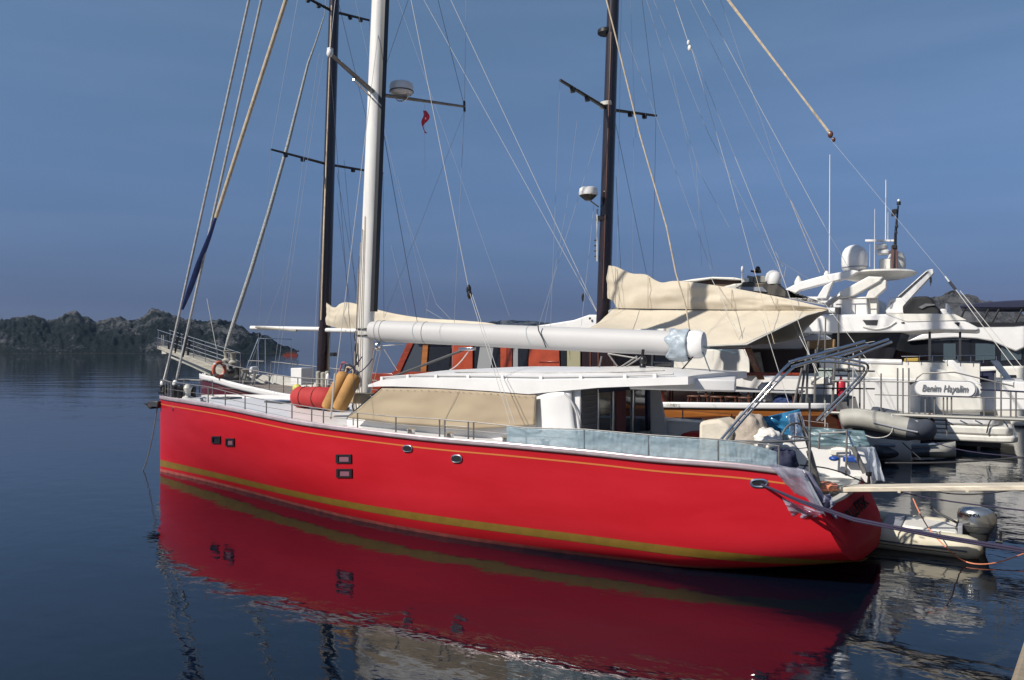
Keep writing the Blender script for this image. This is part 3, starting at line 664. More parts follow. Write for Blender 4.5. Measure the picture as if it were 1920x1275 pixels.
MB().tube([root+Vector((0, 0, -.18)), root.lerp(sn_, .5)+Vector((0, 0, -.11))], .02, 6).build('spreader_brace', STEEL, SP1)
MB().ell(sn_, .07, .06, .09, 10, 8).build('spreader_tip', WHITE, SP1)
SP2 = MB().tube([root, sf_], [.07, .045], 10, flat=.6).build('spreader', DSTEEL, MASTO)
MB().tube([sf_+Vector((0, 0, -.12)), sf_+Vector((-.01, 0, .14))], .03, 8).build('spreader_tip', BLACK, SP2)
rp = root.lerp(sf_, .28)
rd = MB().lathe(rp+Vector((0, 0, .06)), [(.14, 0), (.25, .03), (.28, .08), (.285, .2), (.26, .27), (.2, .3), (.02, .31)], 24).build('radar_dome', WHITE, MASTO)
MB().lathe(rp+Vector((0, 0, .13)), [(.288, 0), (.288, .02)], 24).build('radar_band', DGREY, rd)
MB().tube(bend([rp+Vector((-.2, 0, .06)), rp+Vector((-.1, 0, -.08)), rp+Vector((.15, 0, -.08)), rp+Vector((.22, 0, .06))], 2), .015, 6).build('radar_bracket', STEEL, rd)
z2 = 16.2; r2 = Vector((mast_s(z2), 14, z2)); un = r2+Vector((.7, -1.6, .1)); uf = P(878, -330, 15.9)
MB().tube([r2, un], [.06, .04], 8).build('spreader', DSTEEL, MASTO); MB().tube([r2, uf], [.06, .04], 8).build('spreader', DSTEEL, MASTO)
# ------ boom
b0, b1 = P(697, 620, 14), P(1303, 645.5, 14)
rb = []
for k in range(25):
    t = k/24; c = b0.lerp(b1, t); rr_ = .245-.015*t
    if k == 0: rr_ *= .86
    rb.append([c+Vector((0, rr_*.82*math.cos(2*math.pi*j/28), rr_*math.sin(2*math.pi*j/28)*1.0)) for j in range(28)])
BOOM = MB().loft(rb).build('boom', BOOMW, Y, sharp=50)
MB().loft([[b1+Vector((x, .205*q*math.cos(2*math.pi*j/24), .245*q*math.sin(2*math.pi*j/24))) for j in range(24)] for x, q in ((-.12, .98), (-.02, 1.06), (.1, 1.05), (.17, .9), (.18, .6))]).build('boom_end_cap', WHITE, BOOM)
gb = P(711, 649, 14); gk = MB().ell(gb+Vector((0, -.05, -.0)), .10, .09, .11, 12, 8).build('gooseneck_sheave', STEEL, BOOM)
MB().tube([gb, P(758, 645, 14)], .012, 6).build('gooseneck_bar', ROPEW, gk)
for x0 in (727, 715, 822):
    c = b0.lerp(b1, (x0-697)/606); MB().tube([c+Vector((0, .205*math.cos(a), .25*math.sin(a))) for a in [2*math.pi*j/24 for j in range(25)]], .004, 4).build('boom_lashing', WIRED, BOOM)
c = b0.lerp(b1, .53); MB().tube([P(1008, 606, 13.78), P(1010, 620, 13.77), P(1018, 636, 13.77), P(1024, 652, 13.79)], .012, 6).build('boom_lashing', WIRED, BOOM)
MB().tube([P(877, 653, 14), P(740, 705, 14)], .028, 8).build('boom_vang', DGREY, BOOM)
MB().tube(sag(P(880, 656, 14), P(838, 696, 14), .08), .012, 6).build('vang_line', ROPEW, BOOM)
MB().box(tuple(P(862, 657, 14)+Vector((0, -.06, 0))), tuple(P(890, 651, 14)+Vector((0, .06, 0)))).build('vang_fitting', STEEL, BOOM, bevel=.01)
# ------ rigging of the red yacht
def L(x0, y0, w0, x1, y1, w1_, r, mt, name='shroud', par=None, drop=0.0): return line(P(x0, y0, w0), P(x1, y1, w1_), r, mt, par or Y, name, drop)
mt_ = mast_top
fs1 = P(308, 716, 14); fs2 = P(330, 716, 14)
FURL = mat('grey_white_furled_cloth', (.42, .42, .41), .8, var=.25, vscale=6, stretch=(1, 1, 2))
line(fs1, mt_, .034, FURL, Y, 'forestay', n=8)
line(fs1+Vector((0, -.02, 0)), fs1.lerp(mt_, .022), .035, ROPEW, Y, 'furled_sail'); line(fs2, P(747, -1150, 14), .034, FURL, Y, 'forestay', n=8)
line(P(405, 408, 13.98), P(716, -560, 14), .050, ROPET, Y, 'furled_sail', n=8)
path = [P(405, 408, 13.98), P(392, 445, 13.96), P(372, 497, 13.96), P(355, 545, 13.96), P(342, 580, 13.96)]
MB().tube(path, [.04, .07, .10, .09, .04], 8, flat=.6).build('blue_sail_bag', mat('dark_blue_canvas', (.015, .04, .16), .7, var=.3, vscale=8), Y)
for (x, y) in ((337, 596), (352, 603)): line(P(x, y+28, 14), P(x-9, y+66, 14), .02, BLACK, Y, 'turnbuckle')
for f in (fs1, fs2): MB().tube([f+Vector((0, 0, -.02)), f+Vector((0, 0, .26))], .045, 10).build('furler_swivel', BLACK, Y)
kx = P(879, 543, 12.6)
line(P(709, -310, 14), kx, .009, ROPEW, Y, 'running_backstay'); MB().ell(kx, .05, .05, .10, 8, 8).ell(kx+Vector((.02, 0, -.1)), .05, .05, .09, 8, 8).build('backstay_block', BLACK, Y)
line(kx, P(957, 795, 11.65), .008, ROPEW, Y, 'running_backstay'); line(kx+Vector((.08, 0, -.1)), P(965, 795, 11.65), .008, ROPEW, Y, 'running_backstay')
line(sf_, uf, .008, WIRE, Y); line(uf, mt_, .008, WIRE, Y)
line(sf_, P(846, 725, 16.2), .009, WIRE, Y); line(r2, sf_, .008, WIRED, Y)
line(sf_+Vector((0, 0, -.1)), P(722, 592, 14.2), .006, WIRE, Y); line(P(721, 130, 14), uf, .006, WIRED, Y)
line(P(715, 225, 14), P(783, 607, 15.6), .010, WIRED, Y); L(718, 326, 14.3, 720, 596, 14.3, .006, WIRED)
line(P(713, 30, 14), P(628, 715, 12.0), .010, ROPEW, Y); line(P(628, 700, 12.0), P(620, 786, 11.9), .020, ROPEW, Y, 'turnbuckle')
line(sn_, un, .008, WIRE, Y); line(un, mt_, .008, WIRE, Y); line(sn_, P(668, 772, 11.8), .007, WIRED, Y)
be = b1+Vector((-.1, 0, .26)); tl_ = [mt_, P(1137, 0, 14), P(1154, 67, 14), P(1199, 250, 14), P(1250, 426, 14), P(1267, 511, 14), P(1286, 575, 14), be]
MB().tube(tl_, .014, 6).build('topping_lift', ROPET, Y)
for (x, y, x2, y2) in ((702, 655, 676, 790), (708, 655, 690, 730), (714, 655, 697, 735), (720, 655, 745, 695)): L(x, y, 13.95, x2, y2, 13.9, .007, ROPET, 'control_line')

# flag on the far spreader
fh = root.lerp(sf_, .54)
FL = empty('flag', P(797, 248, 15.05), 'small furled red flag hanging below the radar spreader of the white mast', 'flag')
FL2 = MB().grid(lambda u, v: P(796+5*math.sin(v*7)*(.3+.7*u)+6*(u-.5)*(1+.6*math.sin(5*v)), 207+43*v, 15.05)+Vector((0, .03*math.sin(9*v+4*u), 0)), 6, 14).build('cloth', mat('red_flag_cloth', (.65, .03, .06), .8), FL, thick=.004)
MB().ell(P(798, 222, 15.0), .02, .01, .03, 8, 6).build('crescent_emblem', WHITE, FL)
line(P(796, 195, 15.05), P(797, 322, 15.05), .004, ROPEW, FL, 'halyard')

# ---- loose things on the red yacht
# beige cover over the cabin side
CV = MB().grid(lambda u, v: (lambda a, b2: a.lerp(b2, v))(P(716+290*u, interp(716+290*u, [716, 816, 916, 991, 1006], [728, 729, 735, 741, 741]), 12.17), P(652+352*u, interp(652+352*u, [652, 778, 891, 1004], [784, 797, 805, 797]), 12.12)) + Vector((0, .018*noise.noise(Vector((u*9, v*4, 1)))+.02*math.sin(u*18)*v, 0)), 60, 14)
CVO = None
tag(CV.build('cabin_cover', BEIGE, thick=.012), 'beige canvas cover laced along the cabin side of the red yacht', 'canvas cover')
cvo = D.objects['cabin_cover']
for x_ in (716, 861, 1003):
    yt = interp(x_, [716, 816, 916, 991, 1006], [728, 729, 735, 741, 741]); xb = 652+(x_-716)/290*352; yb = interp(xb, [652, 778, 891, 1004], [784, 797, 805, 797])
    MB().tube([P(x_, yt+1, 12.15), P(xb, yb-1, 12.10)], .004, 4).build('seam', D.materials['beige_canvas'] if x_ < 0 else GREYWOOD, cvo)
for k in range(22):
    x_ = 725+13*k; yt = interp(x_, [716, 816, 916, 991, 1006], [728, 729, 735, 741, 741]); MB().ell(P(x_, yt+3, 12.14), .010, .006, .010, 6, 4).build('eyelet', STEEL, cvo)
# red rolled bag
a, b2 = P(552, 744, 13.6), P(628, 746, 13.6)
RBM = MB(); rr_ = []
for k in range(15):
    t = k/14; c = a.lerp(b2, t); q = .27*(1-.5*abs(2*t-1)**8)*(1+.02*math.sin(11*t))
    rr_.append([c+Vector((0, q*math.cos(2*math.pi*j/18), q*.93*math.sin(2*math.pi*j/18)+.01*math.sin(5*j+k))) for j in range(18)])
zlift = RH.zs(a.x)-DK+.05+.25-a.z
RB_ = RBM.loft(rr_).build('sail_bag', REDC); tag(RB_, 'fat red canvas sail bag lying on the foredeck', 'sail bag')
for t in (.3, .62):
    c = a.lerp(b2, t); MB().tube([c+Vector((0, .278*math.cos(x), .26*math.sin(x))) for x in [2*math.pi*j/18 for j in range(19)]], .008, 5).build('strap', CURT, RB_)
def fender(x0, y0, x1, y1, w, label):
    a, b2 = P(x0, y0, w-.05), P(x1, y1, w+.15); rings = []
    ax = (b2-a).normalized(); u = ax.cross(Vector((0, 1, 0))).normalized(); v = ax.cross(u)
    for t, q in ((0, .05), (.01, .11), (.04, .145), (.12, .158), (.5, .16), (.88, .158), (.94, .145), (.98, .10), (1, .04)):
        rings.append([a.lerp(b2, t)+(u*math.cos(2*math.pi*j/18)+v*math.sin(2*math.pi*j/18))*q for j in range(18)])
    o = MB().loft(rings).build('fender', TAN); tag(o, label, 'fender', 'tan fenders leaning on the mast')
    MB().tube(sag(b2, b2+Vector((.35, .15, .35)), .05), .012, 6).build('lanyard', ROPED, o)
fender(613, 768, 648, 698, 13.0, 'tan cylindrical fender leaning on the mast, the left one against the red bag')
fender(634, 770, 667, 702, 12.9, 'tan cylindrical fender leaning on the mast, the right one nearest the mast')
# rope coil
rc = empty('rope_coil', P(650, 700, 13.9), 'red and blue rope coil hanging in front of the white mast foot', 'rope')
for k, (mt2, dx) in enumerate(((mat('red_white_rope', (.35, .10, .12), .8), -4), (WIRED, 3), (NAVY, 7), (ROPET, 5))):
    cc = P(649+dx, 693+k*3, 13.75-.02*k); MB().tube([cc+Vector((.13*math.cos(t), .03*math.sin(3*t), .17*math.sin(t))) for t in [2*math.pi*j/20 for j in range(21)]], .022, 6).build('loop', mt2, rc)
bp_ = P(668, 754, 13.4)
tag(MB().box((bp_.x-.32, 13.2, bp_.z-.02), (bp_.x+.28, 13.7, bp_.z+.20)).build('deck_box', BEIGE, bevel=.03), 'small beige canvas box between mast foot and cabin front', 'deck box')
# yellow bag
yp = P(557, 728, 14.3); tag(MB().ell(yp, .13, .1, .11, 10, 8).build('yellow_bag', YELL), 'crumpled yellow bag sitting on top of the red sail bag', 'bag')
# pale blue film along the near rail, one sheet per bay
def film_sheet(px0, px1, label, first=False, tattered=False, mt=BLUEP):
    def f(u, v):
        px = px0+(px1-px0)*u; s = s_of(px); hh = interp(s, [a for a, _ in tops], [b3 for _, b3 in tops])
        wv = .014*noise.fractal(Vector((px*.06-v*2, v*3.5+px*.015, 5)), 1, 2, 4)+.008*noise.noise(Vector((px*.25, v*2, 1)))
        top = hh*(1.02 if not tattered else 1.02-.25*u*u)
        return Vector((s, 14-RH.bd(s)+.03+wv, RH.zs(s)+top*(1-v)-.015))
    o = MB().grid(f, 60, 16).build('plastic_sheet', mt, thick=.002); tag(o, label, 'plastic sheet', 'pale blue plastic along the near rail')
film_sheet(948, 1094, 'pale blue plastic sheet on the rail below the white cabin panel'); film_sheet(1095, 1214, 'pale blue plastic sheet on the rail below the cabin doors')
film_sheet(1216, 1345, 'wrinkled pale blue plastic sheet on the rail, third bay before the steel arch'); film_sheet(1347, 1456, 'pale blue plastic sheet on the rail between arch foot and hawse', tattered=True)
# far side blue grey sheet and red cushions
tag(MB().grid(lambda u, v: P(1236+80*u, 784+40*v, 15.9)+Vector((0, .02*math.sin(9*u), 0)), 12, 6).build('plastic_sheet', SHADEB, thick=.01), 'dark slate blue panel behind the red cushion in the cockpit', 'screen')
tag(slab([(1276, 815), (1282, 812), (1300, 811), (1314, 812), (1314, 826), (1276, 826)], 14.6, .5).build('cushion', REDC, bevel=.03), 'red cushion on the cockpit seat beside the beige cover', 'cushion')
# crumpled beige covers
def crumple(c, rx, ry, rz, seed, name, mt, label, cat, sharp=60, amp=.16):
    mb = MB(); nu, nv = 36, 20
    def f(u, v):
        a = 2*math.pi*u; ph = -.6+(math.pi/2+.6)*v; q = max(.0, math.cos(ph))**.6
        d = Vector((math.cos(a)*q, math.sin(a)*q, math.sin(ph)))
        k = 1+amp*noise.fractal(d*2.3+Vector((seed, 0, 0)), 1, 2, 4)+.05*math.sin(a*9+seed)*(1-v)
        return Vector(c)+Vector((d.x*rx*k, d.y*ry*k, d.z*rz*k))
    o = mb.grid(f, nu, nv).build(name, mt, sharp=sharp); tag(o, label, cat); return o
c = P(1347, 818, 12.75); tag(MB().prism([c+Vector((-.25, -.3, -.5)), c+Vector((.30, -.3, -.5)), c+Vector((.27, -.3, .20)), c+Vector((.08, -.3, .30)), c+Vector((-.23, -.3, .25))], (0, .7, 0)).build('seat_cover', mat('cream_canvas', (.60, .54, .44), .85, var=.1, vscale=4, bump=.02, bscale=5), bevel=.06), 'boxy cream canvas cover over the cockpit table', 'canvas cover')
crumple(P(1404, 826, 12.85), .30, .32, .42, 3.1, 'helm_cover', mat('greige_canvas', (.40, .34, .28), .9, var=.15, vscale=5, bump=.03, bscale=7), 'crumpled grey beige canvas cover behind the arch leg', 'canvas cover')
crumple(P(1440, 828, 12.7), .20, .3, .2, 6.4, 'winch_cover', mat('white_canvas', (.66, .63, .58), .9, var=.1), 'low white canvas bundle beside the blue plastic', 'canvas cover')
# bright blue tarp
def tarp(px_pts, w, name, mt, label, cat='plastic sheet', nu=14, nv=14, wr=.05, seed=0, lean=0.0, thick=.003, group=None):
    a, b2, c_, d_ = px_pts
    def f(u, v):
        x = (a[0]*(1-u)+b2[0]*u)*(1-v)+(d_[0]*(1-u)+c_[0]*u)*v; y = (a[1]*(1-u)+b2[1]*u)*(1-v)+(d_[1]*(1-u)+c_[1]*u)*v
        return P(x, y, w+lean*v)+Vector((0, wr*noise.fractal(Vector((u*4+seed, v*4, 2)), 1, 2, 3)+wr*.6*math.sin(u*11+v*5+seed), 0))
    return tag(MB().grid(f, nu, nv).build(name, mt, thick=thick), label, cat, group)
tarp([(1428, 783), (1500, 767), (1512, 826), (1448, 806)], 13.9, 'tarp', BLUET, 'bright blue plastic tarp flapping over the helm of the red yacht', seed=1.3, lean=.1)
tarp([(1440, 797), (1474, 800), (1480, 832), (1446, 832)], 14.3, 'plastic_sheet', TEALP, 'dull teal plastic hanging below the bright blue tarp', seed=7)
tarp([(1478, 776), (1500, 772), (1520, 826), (1484, 826)], 13.7, 'plastic_sheet', film('clear_crumpled_film', (.5, .55, .65), .5, .08), 'clear crumpled plastic film beside the blue tarp', seed=9, wr=.08)
tarp([(1500, 799), (1620, 808), (1633, 838), (1512, 835)], 15.2, 'plastic_sheet', TEALP, 'teal plastic film draped over the white aft locker', seed=4, wr=.05, nu=26)
tarp([(1626, 838), (1640, 838), (1660, 902), (1634, 900)], 15.15, 'plastic_sheet', film('clear_white_film', (.7, .74, .8), .55, .08), 'clear shiny plastic wrapped round the aft end of the white locker', seed=14, wr=.07)
tarp([(1494, 876), (1518, 885), (1572, 972), (1542, 974)], 11.98, 'plastic_sheet', LAVP, 'lavender grey plastic wrapped down the stern edge of the red bulwark', seed=2, lean=.25, wr=.03)
tarp([(1440, 868), (1503, 880), (1548, 968), (1486, 925)], 11.72, 'plastic_sheet', PINKP, 'clear greyish film hanging over the hull side above the rope', seed=5, lean=.2, wr=.04)
tarp([(1465, 934), (1546, 962), (1532, 968), (1490, 973)], 11.75, 'plastic_sheet', PINKP, 'loose tail of clear film hanging below the mooring rope', seed=8, lean=.15, wr=.05)
tarp([(1526, 932), (1556, 926), (1566, 946), (1536, 968)], 12.1, 'plastic_bag', LAVP, 'dark blue grey plastic bag tied at the corner of the transom', 'plastic bag', seed=3, wr=.07)
bx = P(1592, 864, 14.9)
tag(MB().box((bx.x-.13, 15.08, bx.z-.05), (bx.x+.1, 15.2, bx.z+.06)).ell(bx+Vector((.1, .2, 0)), .07, .07, .06, 10, 8).build('bailer', BLUEC, bevel=.02), 'royal blue plastic bailer lying at the white aft locker', 'bailer')
bx = P(1562, 861, 14.9); tag(MB().ell(bx+Vector((0, .1, 0)), .09, .07, .045, 10, 8).build('sponge', BLUEC), 'small blue sponge left of the blue bailer', 'sponge')
crumple(P(1468, 868, 12.5), .22, .2, .22, 9.9, 'blue_bag', NAVY, 'navy blue bag tucked behind the bulwark near the stern', 'bag')
crumple(P(1546, 912, 13.3), .20, .25, .07, 2.2, 'orange_rope_heap', ROPEO, 'heap of orange rope at the inner end of the narrow passerelle', 'rope')
# blue plastic round the boom end
def wrap(u, v):
    a = 2*math.pi*u; t = v; c = b0.lerp(b1, .94+.048*t); rr2 = .262+.03*noise.noise(Vector((math.cos(a)*3, math.sin(a)*3, t*3)))+.012*math.sin(9*a+6*t)
    z = math.sin(a)*rr2; 
    if z < 0: z *= 1.18
    return c+Vector((-.05*math.sin(5*a)*(1-t), math.cos(a)*rr2*.86, z))
tag(MB().grid(wrap, 40, 10).build('boom_wrap', mat('blue_grey_film_wrap', (.36, .42, .47), .45, var=.2, vscale=5, bump=.03, bscale=6), thick=.003), 'crinkled blue grey plastic tied round the aft end of the boom', 'plastic wrap')
tag(MB().tube(bend([P(1318, 660, 13.9), P(1325, 680, 13.9), P(1333, 700, 13.95)], 1), [.03, .035, .045, .05][:1]*len(bend([P(1318, 660, 13.9), P(1325, 680, 13.9), P(1333, 700, 13.95)], 1)), 6, flat=.3).tube([P(1316, 650, 13.9), P(1380, 662, 15.2)], .03, 6, flat=.3).build('plastic_ribbon', TEALP), 'torn teal plastic ribbon trailing from the boom end', 'plastic ribbon')

# passerelle of the red yacht
pa, pb_ = P(1540, 915, 13.5), P(1925, 911, 13.5); pdir = (pb_-pa).normalized()
pe = pa+pdir*4.2
PG = MB().loft([[pa+Vector((0, -.17, -.045)), pa+Vector((0, .17, -.045)), pa+Vector((0, .17, .03)), pa+Vector((0, -.17, .03))], [pe+Vector((0, -.17, -.045)), pe+Vector((0, .17, -.045)), pe+Vector((0, .17, .03)), pe+Vector((0, -.17, .03))]]).build('passerelle', PASSW, bevel=.012)
tag(PG, 'narrow cream passerelle plank reaching from the red transom to the quay', 'gangway')
for k in range(5):
    c = pa+pdir*(.25+k*.9); MB().box(tuple(c+Vector((-.02, -.18, -.06))), tuple(c+Vector((.02, .18, -.03)))).build('cross_bar', PASSW, PG)

# mooring ropes
h0 = RH.on(1428, 908)+Vector((.0, -.02, 0)); hr = [h0, P(1500, 938, 11.5), P(1600, 972, 11.4), P(1760, 1004, 11.1), P(1925, 1031, 10.8), Vector((1.6, 10.2, 1.72))]
for k, (dx, dz) in enumerate(((0, 0), (.012, -.027))):
    o = MB().tube([p+Vector((dx, 0, dz if i_ else 0)) for i_, p in enumerate(hr)], .018, 8).build('mooring_rope', ROPED)
    tag(o, ('thick dark purple mooring rope from the red hawse to the quay, upper strand', 'thick dark purple mooring rope from the red hawse to the quay, lower strand')[k], 'rope', 'purple mooring ropes')
sp_ = P(1876, 1016, 11.0); tag(MB().tube([sp_+Vector((0, 0, -.02)), sp_+Vector((0, 0, .13))], .016, 6).tube([sp_+Vector((-.05, 0, .0)), sp_+Vector((.02, 0, 0))], .02, 6).build('rope_clip', BLACK), 'small black clip standing on the purple mooring rope', 'clip')
def rope(pts, r, mt, label):
    tag(MB().tube(bend(pts, 2), r, 6).build('mooring_rope', mt), label, 'rope')
rope([P(1712, 935, 14.6), P(1724, 962, 14.2), P(1745, 998, 13.9), P(1778, 1030, 13.4), G(1800, 1050, .05), G(1830, 1059, .03), G(1870, 1056, .05), G(1925, 1036, .15)], .010, ROPEO, 'thin orange rope looping past the dinghy to the quay')
rope([P(1500, 872, 13.0), P(1560, 878, 13.4), P(1610, 900, 14.0), P(1640, 912, 14.2)], .012, ROPEB, 'thin black rope slanting across the white aft locker')
rope([P(1660, 868, 20), P(1760, 868, 19.5), P(1840, 864, 19), P(1925, 857, 18.6)], .022, ROPEB, 'black mooring rope low over the water beside the hanging tender')
rope([P(1668, 904, 17.2), P(1740, 920, 17), P(1800, 928, 16.8), P(1860, 925, 16.5), P(1925, 914, 16)], .014, ROPEB, 'slack black rope just behind the cream passerelle')
rope([P(1668, 918, 16.6), P(1760, 938, 16.4), P(1925, 958, 16)], .014, ROPED, 'dark rope slanting down to the right behind the outboard')
rope([P(1730, 822, 20.5), P(1800, 846, 20), P(1925, 858, 19)], .012, ROPED, 'thin twisted rope from the hanging tender towards the quay')
rope([P(1692, 830, 20.6), P(1728, 862, 20.2)], .012, ROPEB, 'short black line hanging from the tender to the water')

# ------------------------------------------------------------------ cream dinghy with outboard
DG = empty('inflatable_dinghy', (-1.3, 15.9, 0), 'cream inflatable dinghy with silver outboard floating behind the red transom', 'dinghy')
def dtube(side):
    w0 = 15.9+side*.62
    return [Vector((.12, w0, .17)), Vector((-.2, w0, .18)), Vector((-1.0, w0, .19)), Vector((-1.8, w0, .22)), Vector((-2.35, 15.9+side*.48, .28)), Vector((-2.75, 15.9+side*.22, .34)), Vector((-2.88, 15.9, .36))]
for side in (-1, 1):
    pth = dtube(side); tb = MB().tube(bend(pth, 1), .0, 16)
    bpth = bend(pth, 1); rr_ = [.05]+[.205]*(len(bpth)-1)
    bpth[0] = pth[0]+Vector((.1, 0, 0)); 
    to = MB().tube([pth[0]+Vector((.14, 0, 0))]+[pth[0]+Vector((.06, 0, 0))]+bpth[1:], [.06, .16]+[.205]*(len(bpth)-1), 18).build('tube', CREAMT, DG, sharp=70)
    MB().tube([p+Vector((0, side*.208, -.02)) for p in bend(pth, 1)[1:-4]], .016, 6).build('rub_strake', DGREYT, to)
    MB().tube([p+Vector((0, side*.195, -.08)) for p in bend(pth, 1)[2:-6]], .007, 5).build('grab_line', ROPEB, to)
MB().box((-2.4, 15.4, .10), (-.02, 16.4, .16)).build('floor', LGREY, DG)
MB().box((-.10, 15.45, .08), (-.03, 16.35, .48)).build('transom_board', LGREY, DG, bevel=.015)
MB().box((-1.25, 15.3, .36), (-.95, 16.5, .40)).build('seat', LGREY, DG, bevel=.01)
MB().prism([(-.95, 15.45, .4), (-.10, 15.45, .36), (-.10, 15.45, .2), (-.95, 15.45, .2)], (0, .9, 0)).build('seat_locker', CREAMW, DG, bevel=.05)
MB().tube([(-2.3, 15.25, .33), (-.4, 15.2, .38)], .03, 8).build('oar', STEEL, DG)
OB = MB().loft([[Vector((.16+x, 15.85, z))+Vector((a*math.cos(2*math.pi*k/24), b3*math.sin(2*math.pi*k/24), 0)) for k in range(24)] for (z, x, a, b3) in ((.42, 0, .20, .14), (.46, 0, .25, .17), (.60, .01, .29, .19), (.72, .01, .29, .19), (.80, 0, .26, .17), (.845, -.01, .19, .12), (.86, -.01, .08, .05))]).build('outboard_cowling', SILV, DG, sharp=50)
MB().loft([[Vector((.16+x, 15.85, z))+Vector((a*math.cos(2*math.pi*k/20), b3*math.sin(2*math.pi*k/20), 0)) for k in range(20)] for (z, x, a, b3) in ((-.35, .06, .05, .03), (.05, .05, .08, .05), (.2, .02, .12, .09), (.40, 0, .20, .14), (.43, 0, .20, .14))]).build('outboard_leg', DGREY, OB)
MB().tube([Vector((.16+.275*math.cos(a), 15.85+.185*math.sin(a), .555)) for a in [2*math.pi*k/24 for k in range(25)]], .007, 5).build('cowling_seam', DGREY, OB)
MB().box((-.14, 15.72, .30), (.04, 15.98, .52)).build('clamp_bracket', DGREY, OB, bevel=.02)
for k in range(6): MB().tube(bend([Vector((-.14-.01*k, 15.66+.04*k, .28)), Vector((-.22, 15.66+.04*k, .38)), Vector((-.10, 15.68+.04*k, .46))], 2), .010, 5).build('cable', (STEEL, DGREY)[k % 2], OB)
MB().tube([(-.02, 15.8, .52), (-.38, 15.86, .68), (-.52, 15.9, .77)], [.022, .022, .03], 8).build('tiller', DGREY, OB)
text_mesh('HONDA', .075, 'lettering', LENS, OB, Vector((.10, 15.654, .745)), (1, -.10, 0), (0, .12, 1), extrude=.002, width=.24, bold=.002)

DG.location += Vector((-.33, -.25, -.02)); OB.location.z -= .10
# ------------------------------------------------------------------ GULET
GU = empty('wooden_gulet', (-16, 22.5, 0), 'two masted wooden gulet with maroon hull, white rail and black masts', 'gulet')
GS = [-29.3, -28.8, -27.8, -26, -23.5, -20, -16, -12, -8, -5.5, -4.0, -3.2]
GB = [.02, .42, .95, 1.6, 2.2, 2.65, 2.8, 2.8, 2.7, 2.5, 2.2, 1.8]
GW = [.01, .12, .32, .75, 1.3, 1.95, 2.3, 2.35, 2.1, 1.7, 1.2, .9]
GK = [-.3, -.6, -.8, -1, -1.1, -1.2, -1.2, -1.2, -1.1, -.9, -.6, -.4]
gsh = fit_sheer(22.5, GS, GB, [(378, 702), (403, 707.5), (431, 715.5), (488, 729), (544, 740), (640, 747), (800, 752), (1000, 754), (1232, 755), (1490, 757)])
GH = Hull(22.5, GS, GB, GW, GK, gsh, [1, 1, 1.1, 1.3, 1.6, 2, 2, 2, 2, 2, 2, 2], shear=.25)
GH.skin(70, 18).build('hull', MAROON, GU, sharp=60); GH.transom(GH.zs(GH.s1)-.02).build('transom', BROWNH, GU)
bt = lambda s: interp(s, [-29.3, -26, -20, -10, -3], [.20, .23, .22, .13, .13])
for sd_ in (-1, 1):
    GH.strip(lambda s: GH.zs(s)-bt(s), lambda s: GH.zs(s)+.02, sd_, .03, GH.s0, -3.3, rows=3).build('white_rail_band', WHITE, GU, thick=.05)
    GH.strip(lambda s: GH.zs(s)-bt(s)-interp(s, [-14, -11, -8, -6, -4], [.05, .26, .30, .2, .16]), lambda s: GH.zs(s)-bt(s)-.004, sd_, .012, -14, -3.3, rows=4).build('varnished_strake', ORANGEW, GU)
GH.strip(lambda s: .35, lambda s: GH.zs(s)-bt(s)-interp(s, [-14, -11, -8, -6, -4], [.05, .26, .30, .2, .16])-.004, -1, .01, -12, -3.25, rows=5).build('brown_hull_band', BROWNH, GU)
GH.deck(.34, -29.1, -3.3, inset=.05).build('deck', TEAK, GU)
for sd_ in (-1, 1): GH.strip(lambda s: GH.zs(s)-.36, lambda s: GH.zs(s)+.015, sd_, -.04, -29.0, -3.3, rows=2).build('bulwark_lining', OFFW, GU)
# bowsprit platform
bs = [P(303, 650, 22.5), P(340, 661, 22.5), P(440, 694, 22.5)]
bsp = MB().loft([[p+Vector((0, -wd, -th)), p+Vector((0, wd, -th)), p+Vector((0, wd, .04)), p+Vector((0, -wd, .04))] for p, wd, th in zip(bs, (.22, .32, .55), (.10, .16, .26))]).build('bowsprit', GREYWOOD, GU, bevel=.02)
MB().tube([P(318, 668, 22.5), P(360, 682, 22.5), P(400, 700, 22.5)], [.06, .14, .16], 8).build('martingale_knee', OFFW, bsp)
for k in range(7):
    x = 308+22*k; y = 652+7.2*k
    for dw in (-.3, .3):
        MB().tube([P(x, y, 22.5)+Vector((0, dw, 0)), P(x, y, 22.5)+Vector((0, dw, .78))], .018, 5).build('rail_post', STEEL, bsp)
for dw in (-.3, .3):
    for hh in (.78, .42): MB().tube([P(306, 651, 22.5)+Vector((0, dw, hh)), P(440, 695, 22.5)+Vector((0, dw, hh-.04))], .016, 5).build('hand_rail', STEEL, bsp)
for dx in (-.06, .06): MB().tube([P(306, 651, 22.5)+Vector((dx, 0, 0)), P(305, 628, 22.5)+Vector((dx, 0, 0))], .012, 5).build('bow_light_staff', OFFW, bsp)
MB().box(tuple(P(303, 664, 22.3)), tuple(P(312, 655, 22.3)+Vector((0, .4, 0)))).build('bow_roller', OFFW, bsp, bevel=.02)
# stem head white scroll
MB().prism([P(372, 706, 22.35), P(384, 699, 22.35), P(388, 722, 22.35), P(381, 724, 22.35), P(376, 714, 22.35)], (0, .3, 0)).build('stem_head', WHITE, GU, bevel=.04)
